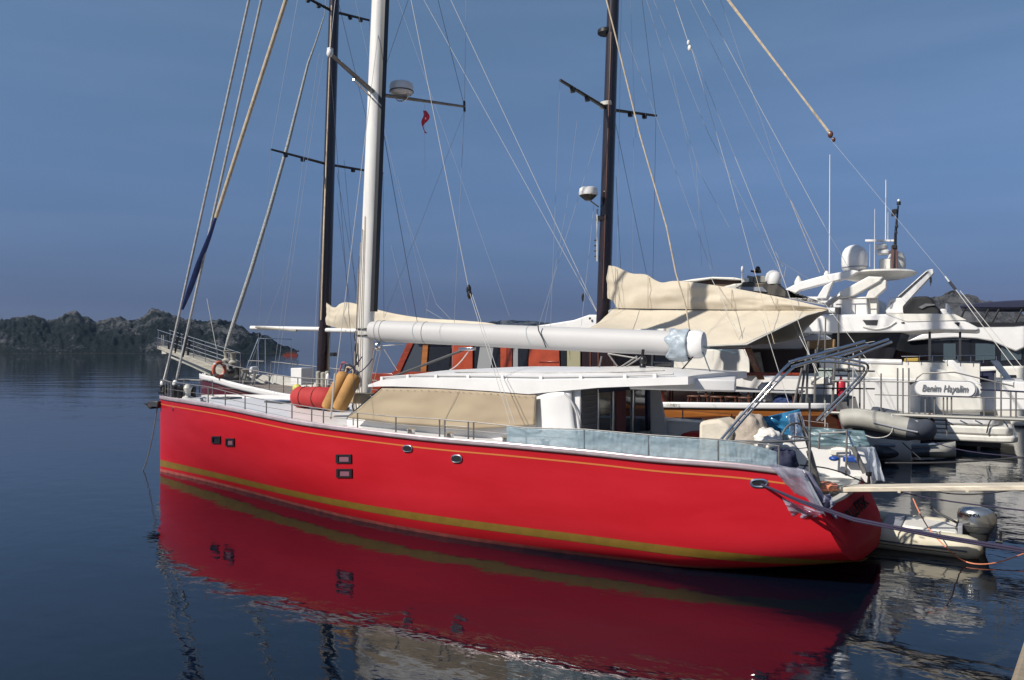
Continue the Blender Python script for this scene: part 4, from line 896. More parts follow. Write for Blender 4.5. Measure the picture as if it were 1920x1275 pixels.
# deck gear forward
def gbox(x0, y0, x1, y1, w, dp, name, mt, bev=.02): return slab([(x0, y0), (x1, y0), (x1, y1), (x0, y1)], w, dp).build(name, mt, GU, bevel=bev)
gbox(545, 690, 565, 722, 22.2, .7, 'deck_locker', WHITE); gbox(462, 687, 472, 700, 22.8, .4, 'deck_ventilator', WHITE, .06)
for (x, y, q) in ((447, 700, .22), (425, 668, .2), (437, 672, .2), (432, 688, .18), (458, 704, .2)): MB().lathe(P(x, y+12, 22.3), [(q*.8, 0), (q, .1), (q*.5, .2), (q*.6, .42), (q*.9, .5), (.03, .52)], 12).build('windlass', (DGREY, BROWNH, GREYWOOD)[int(x) % 3], GU)
for x in (472, 455, 449): MB().tube([P(x, 722, 21.6), P(x+6, 700, 21.7)], .06, 6).build('catted_anchor', DSTEEL, GU)
for (x, y) in ((597, 716), (606, 718), (614, 716)): MB().lathe(P(x, y+12, 22.2), [(.10, 0), (.10, .62), (.06, .66)], 10).build('pin_rail_post', GREYWOOD, GU)
MB().lathe(P(615, 722, 21.9), [(.09, 0), (.09, .25), (.06, .4), (.02, .45)], 10).build('deck_lamp', WHITE, GU)
crumple_o = None
for x in range(448, 650, 27):
    s = GH.on(x, interp(x, [403, 488, 544, 640], [707, 729, 740, 747])).x
    MB().tube([(s, 22.5-GH.bd(s)+.06, GH.zs(s)), (s, 22.5-GH.bd(s)+.06, GH.zs(s)+.62)], .02, 5).build('stanchion', DSTEEL, GU)
MB().tube([(s, 22.5-GH.bd(s)+.06, GH.zs(s)+.62) for s in [-27.5+k*.7 for k in range(16)]], .02, 5).build('hand_rail', DSTEEL, GU)
for k in range(14):
    s = -27.5+1.0*k; MB().tube([(s, 22.5+GH.bd(s)-.06, GH.zs(s)), (s, 22.5+GH.bd(s)-.06, GH.zs(s)+.6)], .02, 5).build('stanchion', DSTEEL, GU)
MB().tube([(s, 22.5+GH.bd(s)-.06, GH.zs(s)+.6) for s in [-27.5+k*.7 for k in range(19)]], .02, 5).build('hand_rail', DSTEEL, GU)
# tubular awning frame on the foredeck
fr_ = [(484, 700, 22), (484, 634, 22), (546, 636, 24), (546, 690, 24)]
MB().tube([P(*p) for p in fr_], .02, 6).build('awning_frame', STEEL, GU); MB().tube([P(484, 634, 22), P(462, 690, 21.6)], .018, 6).build('awning_frame', STEEL, GU); MB().tube([P(497, 634, 22.6), P(497, 700, 22.6)], .016, 6).build('awning_frame', STEEL, GU)
# masts
def gmast(pb, pt, r0, name='mast'):
    d_ = pt-pb; n_ = 14
    return MB().tube([pb+d_*(k/n_) for k in range(n_+1)], [r0*(1-.35*k/n_) for k in range(n_+1)], 16).build(name, BLACKMAST, GU, sharp=60)
FM0, FM1 = P(605, 722, 22.5), P(642, -500, 22.5); FM = gmast(FM0, FM1, .245)
MM0, MM1 = P(1128, 700, 22.5), P(1170, -640, 22.5); MMm = gmast(MM0, MM1, .225)
for a, b2 in ((P(596, 700, 22.3), P(612, 300, 22.3)), (P(602, 600, 22.25), P(622, 10, 22.25))): line(a, b2, .03, ROPET, FM, 'halyard')
for a, b2 in ((P(1130, 560, 22.25), P(1146, 60, 22.25)),): line(a, b2, .022, BROWNH, MMm, 'halyard')
def gspread(par, tips, rootp):
    for t in tips:
        o = MB().tube([rootp, t], [.075, .055], 8, flat=.7).build('spreader', BLACK, par)
        for f_ in (.45, .75): MB().box(tuple(rootp.lerp(t, f_)+Vector((-.06, -.06, -.14))), tuple(rootp.lerp(t, f_)+Vector((.06, .06, 0)))).build('spreader_lamp', BLACK, o)
gspread(FM, [P(508, 280, 20.3), P(718, 325, 24.7)], P(614, 308, 22.5)); gspread(FM, [P(560, -12, 20.6), P(692, 38, 24.2)], P(626, 22, 22.5))
gspread(MMm, [P(1050, 150, 20.4), P(1230, 217, 24.6)], P(1140, 205, 22.5))
for (x, y, par) in ((1139, 197, MMm), (1133, 410, MMm), (1136, 60, MMm)):
    MB().lathe(P(x, y, 22.5), [(.24, -.07), (.26, -.05), (.26, .05), (.24, .07)], 16).build('mast_band', OFFW if y == 197 else BLACK, par)
rp = P(1103, 366, 21.9); rdd = MB().lathe(rp, [(.10, -.12), (.2, -.05), (.28, 0), (.29, .06), (.27, .2), (.22, .235), (.02, .25)], 22).build('radar_dome', WHITE, MMm)
MB().lathe(rp, [(.10, -.16), (.22, -.06), (.27, -.005)], 16).build('radar_base', BLACK, rdd); MB().tube([rp+Vector((0, 0, -.12)), P(1122, 388, 22.4)], .02, 6).build('radar_bracket', DSTEEL, rdd)
MB().tube([P(1120, 392, 22.3), P(1120, 490, 22.3)], .028, 8).build('mast_pipe', OFFW, MMm)
for k in range(4): MB().box(tuple(P(1114, 452+10*k, 22.3)), tuple(P(1120, 449+10*k, 22.3)+Vector((0, .05, 0)))).build('mast_step', DGREY, MMm)
MB().box(tuple(P(613, 100, 22.2)), tuple(P(619, 88, 22.2)+Vector((0, .2, 0)))).build('mast_lamp', WHITE, FM); MB().box(tuple(P(618, 668, 22.2)), tuple(P(625, 661, 22.2)+Vector((0, .2, 0)))).build('mast_lamp', BLACK, FM)
# fore boom and white spar
MB().tube([P(471, 614.5, 22.2), P(600, 617, 22.3)], .085, 10).build('white_spar', WHITE, GU); MB().tube([P(612, 619, 22.3), P(960, 628, 22.5)], .085, 10).build('fore_boom', WHITE, GU)
MB().tube([P(480, 613, 22.1), P(556, 620, 22.1)], .05, 6).build('spar_lashing', GREYWOOD, GU)
def furled(top, bot, w, thick_, name, seed, nu=60, nv=12):
    x0, x1 = top[0][0], top[-1][0]; tx = [a for a, _ in top]; ty = [b3 for _, b3 in top]; bx_ = [a for a, _ in bot]; by = [b3 for _, b3 in bot]
    mb = MB()
    def f(side):
        def g(u, v):
            x = x0+(x1-x0)*u; y = smooth(x, tx, ty)*(1-v)+interp(x, bx_, by)*v
            bul = thick_*(math.sin(math.pi*min(1, v*.9+.05))**.6)*min(1, (1-u)*6+.15)*min(1, u*14+.15)
            wr = .05*noise.fractal(Vector((u*9+seed, v*3, side)), 1, 2, 4)*math.sin(math.pi*v)+.035*math.sin(u*22+v*6+seed)*math.sin(math.pi*v)**2
            return P(x, y, w)+Vector((0, side*(bul+wr), 0))
        return g
    mb.grid(f(-1), nu, nv); mb.grid(f(1), nu, nv)
    return mb.build(name, CREAM, GU, sharp=80)
furled([(609, 560), (616, 571), (630, 577), (640, 569), (655, 567), (690, 576), (740, 588), (800, 597), (850, 600), (880, 602), (920, 606), (950, 614)], [(609, 608), (640, 617), (950, 626)], 22.4, .16, 'furled_foresail', 2)
furled([(1130, 497), (1155, 500), (1170, 507), (1186, 513), (1212, 515), (1226, 524), (1242, 530), (1262, 527), (1290, 528), (1340, 535), (1400, 545), (1480, 561), (1552, 578)], [(1130, 558), (1143, 560), (1152, 566), (1157, 578), (1552, 583)], 22.4, .12, 'main_sail_cover', 5, 80, 14)
MB().tube([P(1140, 585, 22.5), P(1566, 583, 22.5)], .09, 10).build('main_boom', WHITE, GU)
# awning: tent over the main boom
rg0, rg1 = P(1150, 578, 22.5), P(1553, 581, 22.5)
EX = [(1088, 621), (1180, 633), (1325, 649), (1400, 646), (1420, 637), (1470, 612), (1512, 592), (1553, 581)]
def ew(x): return interp(x, [1088, 1400, 1553], [19.9, 19.9, 22.4])
def aw(u, v):
    r_ = rg0.lerp(rg1, u); k = u*(len(EX)-1); i_ = min(int(k), len(EX)-2); f_ = k-i_
    ex = EX[i_][0]*(1-f_)+EX[i_+1][0]*f_; ey = EX[i_][1]*(1-f_)+EX[i_+1][1]*f_; e = P(ex, ey, ew(ex))
    p = r_.lerp(e, v); p.z -= .12*math.sin(math.pi*v)*(1-u); p += Vector((0, 0, .02*noise.noise(Vector((u*8, v*5, 0))))); return p
def awf(u, v):
    p = aw(u, v); return Vector((p.x, 45.0-p.y, p.z))
AW = MB().grid(aw, 60, 14); AW.grid(awf, 60, 14); AWO = AW.build('awning', CREAM, thick=.01, sharp=60); tag(AWO, 'big cream canvas awning stretched like a tent over the gulet aft deck', 'awning')
MB().tube([P(1325, 649, 19.9), P(1400, 646, 19.9), P(1470, 612, ew(1470)), P(1512, 592, ew(1512))], .02, 5).build('hem', OFFW, AWO)
for u_ in (.14, .32, .52, .70, .86):
    MB().tube([aw(u_, v/12)+Vector((0, -.012, .008)) for v in range(13)], .009, 4).build('seam', OFFW, AWO)
for v_ in (.97,): MB().tube([aw(u/40, v_)+Vector((0, -.012, .008)) for u in range(39)], .008, 4).build('seam', OFFW, AWO)
for x_, w_ in ((1154, 22.26), (1215, 22.14), (1290, 22.14), (1372, 22.15), (1455, 22.16)):
    yt = interp(x_, [1130, 1155, 1212, 1262, 1290, 1400, 1480, 1552], [497, 500, 515, 527, 528, 545, 561, 578])
    MB().tube([P(x_, yt+2+(578-yt)*k/8, 22.36-.15*math.sin(math.pi*min(1, k/8*.9+.05))**.6-.02) for k in range(9)], .008, 4).build('sail_cover_seam', BEIGE, GU)
# wheelhouse
wz = 21.0
gbox(690, 700, 745, 760, wz+.1, 2.6, 'foredeck_coaming', MAHOG)
whb = slab([(735, 697), (1245, 697), (1245, 760), (735, 760)], wz, 3.0).build('wheelhouse_base', MAHOG, GU)
slab([(764, 622), (1245, 616), (1245, 640), (775, 641)], wz-.15, 3.3).build('wheelhouse_roof', CREAMW, GU, bevel=.04)
whr = slab([(790, 641), (1240, 641), (1240, 697), (770, 697)], wz+2.6, .3).build('wheelhouse_far_wall', mat('dark_interior_wood', (.03, .015, .012), .6), GU)
def wpan(pts, dw, dp, name, mt): return slab(pts, wz+dw, dp).build(name, mt, whb, bevel=.01)
wpan([(764, 641), (776, 641), (750, 698), (738, 698)], 0, .1, 'corner_post', MAHOG); wpan([(793, 641), (803, 641), (799, 698), (788, 698)], 0, .1, 'window_post', ORANGEW)
wpan([(776, 641), (793, 641), (788, 698), (752, 698)], .05, .02, 'window', GLASSG); wpan([(803, 641), (846, 641), (842, 698), (800, 698)], .05, .02, 'window', GLASSD)
RW2 = mat('red_orange_varnish', (.36, .055, .018), .3, var=.2, vscale=3, coat=.3)
wpan([(847, 641), (886, 641), (886, 698), (847, 698)], 0, .1, 'wall_panel', RW2); wpan([(886, 641), (938, 641), (938, 698), (886, 698)], .06, .02, 'window', GLASSD)
wpan([(900, 650), (925, 652), (920, 692), (894, 692)], .05, .01, 'window_curtain', mat('pale_interior', (.25, .26, .27), .6)); wpan([(938, 641), (950, 641), (950, 698), (938, 698)], 0, .1, 'window_post', RW2)
wpan([(950, 641), (960, 641), (960, 698), (950, 698)], .02, .1, 'window_post', MAHOG); wpan([(961, 641), (990, 641), (990, 698), (961, 698)], .06, .02, 'window', GLASSD)
wpan([(962, 650), (971, 650), (971, 697), (962, 697)], .05, .01, 'window_curtain', D.materials['pale_interior']); wpan([(992, 645), (1048, 650), (1050, 698), (990, 698)], 0, .1, 'wall_panel', RW2)
wpan([(1010, 677), (1047, 677), (1047, 680), (1010, 680)], -.02, .02, 'panel_moulding', MAHOG)
wpan([(1050, 641), (1062, 641), (1062, 698), (1050, 698)], .05, .02, 'window', GLASSD); wpan([(1063, 641), (1088, 641), (1088, 698), (1063, 698)], .02, .05, 'cream_panel', mat('khaki_panel', (.30, .28, .17), .6)); wpan([(1089, 641), (1224, 641), (1224, 698), (1089, 698)], .08, .02, 'window', mat('deep_brown_glass', (.018, .008, .008), .1, spec=.7))
for x in (1105, 1120, 1150, 1180): wpan([(x, 641), (x+3, 641), (x+3, 698), (x, 698)], .06, .02, 'window_post', BROWNH)
wpan([(1225, 663), (1262, 663), (1262, 697), (1225, 697)], .08, .02, 'window', GLASSG)
for pts in ([(1221, 661), (1225, 661), (1224, 697), (1220, 697)], [(1260, 663), (1264, 663), (1262, 697), (1258, 697)], [(1225, 661), (1260, 662), (1260, 666), (1225, 665)], [(1225, 678), (1260, 679), (1260, 681), (1225, 680)]): wpan(pts, .02, .05, 'window_frame', OFFW)
# aft part of the gulet
slab([(1215, 696), (1500, 699), (1500, 705), (1215, 703)], 20.9, .12).build('aft_rail', MAHOG, GU, bevel=.02)
slab([(1395, 652), (1406, 652), (1432, 712), (1420, 712)], 21.2, .15).build('slanted_post', ORANGEW, GU, bevel=.02)
slab([(1378, 700), (1420, 702), (1408, 715), (1395, 712)], 21.15, .1).build('bench_side', CREAMW, GU, bevel=.02)
aft_in = slab([(1405, 655), (1530, 655), (1530, 700), (1405, 700)], 22.6, .2).build('cabin_bulkhead', D.materials['dark_interior_wood'], GU)
slab([(1413, 662), (1424, 660), (1432, 700), (1418, 700)], 22.4, .1).build('chair_back', GREYWOOD, GU)
slab([(1330, 648), (1380, 649), (1440, 644), (1500, 634), (1530, 626), (1542, 634), (1500, 655), (1400, 655), (1330, 653)], 22.8, 1.6).build('aft_cabin_roof', WHITE, GU, bevel=.03)
slab([(1508, 639), (1565, 636), (1565, 652), (1508, 655)], 22.6, .15).build('wooden_locker', WOODP, GU, bevel=.02)
slab([(1476, 662), (1500, 650), (1528, 652), (1540, 700), (1476, 700)], 23.6, .2).build('opening_shade_board', BLACK, GU)  # solid black board painted in for the shade of the cabin interior
TB = empty('deck_table', P(1360, 757, 21.2), 'long pale table with dark legs on the gulet aft deck', 'table')
tz0 = P(1236, 729, 20.9); tz1 = P(1498, 729, 20.9)
MB().box((tz0.x, 20.9, tz0.z-.03), (tz1.x, 21.7, tz0.z+.02)).build('table_top', mat('pale_table_top', (.42, .42, .42), .4), TB, bevel=.01)
for k in range(4):
    for w_ in (21.0, 21.6):
        x = tz0.x+.15+(tz1.x-tz0.x-.3)*k/3; MB().box((x-.025, w_-.025, 1.72), (x+.025, w_+.025, tz0.z-.03)).build('leg', BROWNH, TB)
labs = ['brown wooden stool under the table, leftmost of the row', 'brown wooden stool second from the left under the pale table', 'brown wooden stool in the middle under the pale table', 'brown wooden stool fourth from the left, beside the dark chair', 'brown wooden stool rightmost under the pale table']
ZD = 1.72
for k, x in enumerate((1302, 1320, 1345, 1372, 1398)):
    p = P(x, 745, 20.6+.15*(k % 2)); ST = empty('stool', (p.x, p.y, ZD), labs[k], 'stool', 'stools under the gulet table')
    MB().box((p.x-.16, p.y-.16, ZD+.44), (p.x+.16, p.y+.16, ZD+.48)).build('seat', BROWNH, ST, bevel=.01)
    for ax_ in (-1, 1):
        for ay in (-1, 1): MB().tube([(p.x+.17*ax_, p.y+.17*ay, ZD), (p.x+.12*ax_, p.y+.12*ay, ZD+.44)], .02, 6).build('leg', BROWNH, ST)
crumple(P(1470, 752, 21.2), .26, .2, .15, 12, 'blue_bag', mat('dark_blue_cloth', (.01, .03, .12), .8), 'blue and red bag on the gulet deck under the table end', 'bag')
crumple(P(1436, 740, 21.3), .22, .2, .32, 15, 'white_sack', mat('white_sack', (.5, .5, .5), .8), 'grey white sack on the gulet deck beside the blue bag', 'sack')
crumple(P(1362, 742, 21.4), .35, .25, .22, 18, 'dark_bundle', D.materials['dark_interior_wood'], 'dark bundle of gear on the gulet deck behind the stools', 'bundle')
fe = P(1577, 735, 21.8); FE = MB().lathe((fe.x, fe.y, fe.z-.1), [(.10, 0), (.11, .03), (.11, .34), (.08, .4), (.03, .43), (.03, .5)], 14).build('fire_extinguisher', mat('red_extinguisher', (.50, .02, .04), .35)); tag(FE, 'red fire extinguisher standing at the gulet stern ladder', 'extinguisher')
# stern davit posts, ladder
for (x0, y0, x1, y1, w_, r) in ((1500, 762, 1512, 668, 21, .03), (1512, 762, 1516, 640, 21.1, .03), (1527, 765, 1530, 655, 21.2, .03), (1560, 765, 1566, 668, 21.6, .035), (1572, 700, 1572, 590, 21.9, .025), (1545, 770, 1548, 595, 21.6, .02), (1590, 765, 1592, 668, 22, .03), (1612, 768, 1612, 668, 22.2, .025), (1488, 760, 1504, 690, 20.9, .03), (1538, 620, 1532, 660, 22, .02)):
    MB().tube([P(x0, y0, w_), P(x1, y1, w_)], r, 6).build('stern_davit_post', DSTEEL, GU)
for k in range(7): MB().tube([P(1560, 680+12*k, 21.6), P(1590, 680+12*k, 22)], .018, 5).build('ladder_rung', DSTEEL, GU)
for (y_, w_) in ((694, 21.3), (727, 21.1)): MB().tube([P(1495, y_, w_), P(1640, y_+2, w_+1)], .02, 5).build('stern_rail', BLACK, GU)
slab([(1535, 690), (1560, 690), (1560, 722), (1535, 722)], 21.9, .1).build('grey_panel', mat('sage_grey_panel', (.32, .38, .36), .6), GU); slab([(1520, 708), (1562, 706), (1562, 720), (1520, 722)], 21.7, .2).build('cream_cushion', CREAMW, GU, bevel=.03)
# gulet name plate on the white band
npn = GH.on(1263, 759); text_mesh('GÜNEY 2', .11, 'lettering', mat('gold_lettering', (.35, .33, .28), .5), GU, npn+Vector((0, -.065, 0)), (1, 0, 0), (0, 0, 1), width=.36)
# gulet rigging
gl = [
 (598, 100, 22.4, 541, 495, 20.4, .010, WIRE), (541, 495, 20.4, 508, 735, 19.9, .010, WIRE), (607, 100, 22.4, 547, 498, 20.5, .010, WIRE), (547, 498, 20.5, 515, 737, 19.9, .010, WIRE),
 (508, 280, 20.3, 478, 724, 20.1, .009, WIRE), (541, 495, 20.6, 466, 692, 20.6, .008, WIRE), (606, 330, 22.5, 584, 742, 20.0, .009, WIRE), (508, 280, 20.3, 560, -12, 20.6, .009, WIRE), (560, -12, 20.6, 642, -500, 22.5, .009, WIRE),
 (636, 10, 22.5, 690, 235, 24.2, .011, WIRED), (718, 325, 24.7, 692, 38, 24.2, .009, WIRED), (632, 325, 22.6, 672, 560, 24.5, .009, WIRED), (632, 380, 22.6, 655, 560, 24.6, .009, WIRED), (645, 300, 23, 668, 562, 24.4, .009, WIRED),
 (639, -440, 22.5, 1122, 590, 22.5, .012, ROPEW), (634, -290, 22.5, 1119, 585, 22.5, .010, ROPEW), (746, 0, 22.5, 955, 592, 21.6, .007, WIRE), (666, 0, 22.5, 752, 379, 22.4, .008, WIRE), (752, 379, 22.4, 818, 570, 22.4, .008, WIRE), (818, 570, 22.4, 852, 606, 22.4, .008, WIRE),
 (733, 460, 22.4, 765, 592, 22.4, .008, WIRE), (799, 580, 22.4, 836, 602, 22.4, .008, WIRE), (806, 536, 22.4, 797, 605, 22.4, .006, WIRE), (745, 330, 22.6, 800, 575, 22.4, .006, WIRE),
 (1050, 150, 20.4, 1032, 620, 20.0, .008, WIRE), (1082, 225, 22, 1062, 390, 21.5, .007, WIRE), (1126, 235, 22.5, 1011, 608, 20.1, .009, WIRE), (1114, 380, 22.4, 1090, 610, 20.3, .008, WIRE), (1060, 400, 21, 1018, 625, 20.2, .007, WIRE),
 (1204, 0, 23.8, 1230, 217, 24.6, .010, WIRED), (1230, 217, 24.6, 1224, 530, 24.9, .010, WIRED), (1154, 230, 22.6, 1212, 512, 24.9, .010, WIRED), (1204, 0, 23.8, 1170, -640, 22.5, .01, WIRED), (1155, 330, 22.6, 1164, 505, 24.8, .009, WIRED),
 (1165, 0, 22.6, 1157, 500, 22.6, .007, WIRE), (1182, 0, 22.8, 1192, 260, 23.6, .006, WIRE), (1188, 240, 23.6, 1186, 510, 24, .006, WIRE), (1171, 60, 22.5, 1294, 394, 22.5, .009, WIRE), (1294, 394, 22.5, 1333, 505, 22.3, .009, WIRE), (1333, 520, 22.1, 1384, 625, 20.2, .010, ROPEW),
 (1160, -160, 22.5, 1328, 250, 22.5, .008, WIRE), (1328, 250, 22.5, 1471, 527, 22.5, .008, WIRE), (1200, -40, 22.5, 1311, 321, 22.5, .008, WIRE), (1311, 321, 22.5, 1367, 426, 22.5, .007, WIRE), (1262, 140, 22.5, 1340, 520, 22.5, .006, WIRE), (1305, 300, 22.5, 1316, 500, 22.5, .006, WIRE),
 (1297, 92, 22.4, 1364, 321, 22.4, .009, ROPEW), (1364, 321, 22.4, 1413, 502, 22.3, .009, ROPEW), (1413, 502, 22.2, 1452, 645, 20.2, .010, ROPET), (1300, 97, 22.4, 1378, 294, 22.4, .008, WIRE), (1378, 294, 22.4, 1457, 489, 22.4, .009, ROPEW), (1264, 0, 22.5, 1290, 78, 22.4, .011, ROPEW), (1264, 0, 22.5, 1168, -330, 22.5, .011, ROPEW),
 (1294, 0, 22.5, 1411, 240, 22.5, .008, WIRE), (1294, 0, 22.5, 1168, -260, 22.5, .008, WIRE), (1411, 240, 22.5, 1481, 374, 22.5, .008, WIRE), (1481, 374, 22.5, 1537, 511, 22.4, .010, ROPET), (1317, 0, 22.5, 1428, 207, 22.5, .009, ROPEW), (1317, 0, 22.5, 1168, -280, 22.5, .009, ROPEW), (1428, 207, 22.5, 1546, 424, 22.5, .009, ROPEW), (1546, 424, 22.5, 1590, 500, 22.5, .008, WIRE), (1351, 0, 22.5, 1401, 144, 22.5, .007, WIRE), (1351, 0, 22.5, 1168, -420, 22.5, .007, WIRE), (1401, 144, 22.5, 1476, 372, 22.5, .007, WIRE), (1483, 376, 22.5, 1555, 525, 22.4, .007, ROPET),
 (1457, 489, 22.4, 1530, 700, 20.6, .010, ROPEW), (1478, 590, 22.2, 1535, 700, 20.4, .012, ROPEW), (1430, 600, 20.4, 1480, 760, 20.2, .012, ROPEW), (1350, 560, 20.4, 1400, 668, 20.2, .008, ROPET), (1540, 560, 22.2, 1660, 720, 21, .010, ROPEW),
 (1463, 490, 22.4, 1520, 525, 22.6, .006, WIRE), (1558, 262, 22.3, 1772, 518, 21.0, .006, WIRE), (1548, 655, 21, 1640, 640, 21, .010, ROPEW), (1600, 690, 20.5, 1640, 760, 20.5, .012, ROPEW),
]
for i_, q in enumerate(gl): line(P(*q[0:3]), P(*q[3:6]), q[6], q[7], GU, 'rigging_line')
for dx in (0, 5): line(P(1364+dx*.5, 0, 22.3), P(1556-dx*.3, 249, 22.3), .026, ROPET, GU, 'topping_lift', n=6); line(P(1364+dx*.5, 0, 22.3), P(1172, -330, 22.4), .024, ROPET, GU, 'topping_lift', n=6)
MB().ell(P(1557, 252, 22.3), .07, .05, .10, 8, 6).ell(P(1563, 262, 22.3), .05, .05, .07, 8, 6).build('tackle_block', BROWNH, GU)
MB().ell(P(1291, 80, 22.4), .05, .05, .08, 8, 6).ell(P(1293, 90, 22.4), .06, .05, .09, 8, 6).build('tackle_block', WHITE, GU)
MB().ell(P(1093, 558, 22.5), .05, .05, .14, 8, 6).build('tackle_block', BLACK, GU)
# furled jib on the gulet's inner stay
jb = [P(608, 30, 22.5), P(590, 85, 22.5), P(578, 118, 22.5), P(540, 270, 22.5), P(505, 395, 22.5), P(470, 510, 22.5), P(440, 600, 22.5), P(428, 636, 22.5), P(420, 662, 22.5)]
MB().tube(jb, [.02, .03, .045, .065, .075, .085, .09, .07, .03], 8).build('furled_jib', mat('mottled_sailcloth', (.50, .50, .47), .8, c2=(.26, .28, .28), vscale=5, stretch=(1, 1, 3), bump=.02, bscale=8), GU)
MB().tube([P(608, 30, 22.5), P(642, -300, 22.5)], .015, 6).build('jib_stay', WIRE, GU); MB().tube([P(388, 560, 22.5), P(406, 655, 22.4)], .014, 6).build('rigging_line', ROPEW, GU)
for (x, y) in ((320, 640), (332, 648), (346, 640), (356, 650)): MB().tube([P(x, y-14, 22.3), P(x-4, y+16, 22.3)], .05, 6).build('deadeye', BLACK, GU)
# life ring
lr = P(411, 693, 20.9); LR = empty('life_ring', tuple(lr-Vector((0, 0, .35))), 'orange life ring hung on the gulet bow rail', 'life ring')
nrm = Vector((-.55, -.83, 0)); e1 = (RIGHT*.62+FH*.78); R0 = .26
MB().tube([lr+(e1*math.cos(2*math.pi*k/28)*.95+Vector((0, 0, 1))*math.sin(2*math.pi*k/28)*1.08)*R0 for k in range(29)], .075, 12).build('ring', RING, LR)
for a in (.8, 2.36, 3.9, 5.5): MB().tube([lr+(e1*math.cos(a+t)*.95+Vector((0, 0, 1))*math.sin(a+t)*1.08)*R0 for t in (-.12, 0, .12)], .078, 12).build('band', OFFW, LR)

# gangway of the gulet and name board
gg0, gg1 = P(1490, 768, 20.9), P(1930, 784, 20.9)
GG = empty('gangway', tuple(gg0), 'long grey wooden gangway with steel rail from the gulet stern to the quay', 'gangway')
gd = (gg1-gg0).normalized(); ge = gg0+gd*6.6
MB().loft([[p+Vector((0, -.28, -.06)), p+Vector((0, .28, -.06)), p+Vector((0, .28, .0)), p+Vector((0, -.28, .0))] for p in (gg0, ge)]).build('walkway', GREYWOOD, GG, bevel=.01)
for dw in (-.3, .3): MB().tube([gg0+Vector((0, dw, -.02)), ge+Vector((0, dw, -.02))], .035, 6).build('side_beam', mat('dull_steel_beam', (.34, .33, .30), .5, metal=.4) if dw < 0 else D.materials['dull_steel_beam'], GG)
gwp = []
for x, yt in ((1620, 700), (1652, 700), (1683, 690), (1693, 690), (1704, 690), (1735, 745), (1752, 745), (1769, 745), (1776, 745), (1784, 745), (1845, 745), (1866, 700), (1877, 700), (1895, 735), (1905, 735)):
    yb = interp(x, [1490, 1930], [768, 784]); MB().tube([P(x, yb, 20.65), P(x, yt, 20.65)], .018, 5).build('rail_post', DSTEEL, GG)
MB().tube([P(1560, 714, 20.65), P(1715, 716, 20.65), P(1720, 708, 20.65), P(1730, 700, 20.65), P(1790, 698, 20.65), P(1900, 724, 20.65)], .018, 6).build('hand_rail', DSTEEL, GG)
MB().tube([P(1640, 740, 20.65), P(1925, 748, 20.65)], .012, 5).build('hand_rail', DSTEEL, GG); MB().tube([P(1838, 730, 20.65), P(1925, 735, 20.65)], .02, 5).build('hand_rail', NAVY, GG)
NB = empty('name_board', tuple(P(1778, 745, 20.55)), 'white rounded name board with grey script hung on the gangway rail', 'name board')
def rr_board(x0, y0, x1, y1, sk, w_, dp):
    pts = []
    h_ = (y1-y0)/2; 
    for k in range(13):
        a = math.pi/2+math.pi*k/12; pts.append((x0+h_+h_*math.cos(a), (y0+y1)/2-h_*math.sin(a)))
    for k in range(13):
        a = -math.pi/2+math.pi*k/12; pts.append((x1-h_+h_*math.cos(a), (y0+y1)/2+sk-h_*math.sin(a)))
    return MB().prism(PP(pts, w_), (0, dp, 0))
rr_board(1716, 714, 1829, 741, 2.6, 20.55, .035).build('board', WHITE, NB, bevel=.01); rr_board(1714, 712, 1832, 743, 2.6, 20.575, .02).build('board_edge', LGREY, NB)
rr_board(1800, 718, 1842, 742, 2.0, 20.66, .25).build('lamp_housing', CREAMW, NB, bevel=.03)
bc0 = P(1728, 728, 20.53); bc1 = P(1815, 730, 20.53)
text_mesh('Benim Hayalim', .22, 'lettering', mat('grey_script_paint', (.16, .17, .18), .5), NB, (bc0+bc1)/2, bc1-bc0, (0, 0, 1), shear=.28, width=(bc1-bc0).length, extrude=.002, bold=.003)

# boarding ladder frame below the gangway
LD = empty('boarding_ladder', tuple(P(1760, 826, 20.9)), 'rusty boarding ladder hanging under the gangway by the white swim platform', 'ladder')
MB().tube([P(1742, 775, 20.9), P(1750, 790, 20.9), P(1749, 824, 20.9)], .035, 6).build('rail', BROWNH, LD); MB().tube([P(1773, 778, 20.9), P(1776, 818, 20.9)], .018, 6).build('rail', DSTEEL, LD)
for y in (788, 804): MB().tube([P(1740, y-1, 20.9), P(1777, y, 20.9)], .018, 5).build('rung', DSTEEL, LD)

# ------------------------------------------------------------------ grey tender slung at the gulet stern
TD = empty('inflatable_tender', tuple(P(1650, 826, 20.4)), 'grey inflatable tender slung under the gangway at the gulet stern', 'dinghy')
tp = [P(1576, 787, 20.2), P(1600, 783, 20.2), P(1640, 788, 20.1), P(1690, 800, 20.1), P(1722, 806, 20.1), P(1738, 806, 20.5), P(1730, 800, 21.0), P(1690, 790, 21.3), P(1630, 778, 21.3)]
MB().tube(bend(tp, 2), .0, 14); bpt = bend(tp, 2)
kk = int(len(bpt)*.42)
MB().tube(bpt[:kk+1], [.08]+[.17]+[.235]*(kk-1), 18).build('tube', GREYT, TD, sharp=70); MB().tube(bpt[kk:], [.237]*(len(bpt)-kk-2)+[.22, .1], 18).build('tube', DGREYT, TD, sharp=70)
MB().tube([p+Vector((0, -.1, .2)) for p in bend(tp[:5], 2)[2:]], .012, 5).build('seam', OFFW, TD)
MB().tube([p+Vector((.0, -.235, -.03)) for p in bend(tp[2:5], 2)], .02, 6).build('rub_strake', LGREY, TD)
MB().prism([P(1590, 800, 20.3), P(1740, 814, 20.3), P(1742, 822, 20.3), P(1700, 827, 20.3), P(1650, 822, 20.3), P(1600, 806, 20.3)], (0, .9, 0)).build('hull_bottom', DGREYT, TD, bevel=.04)
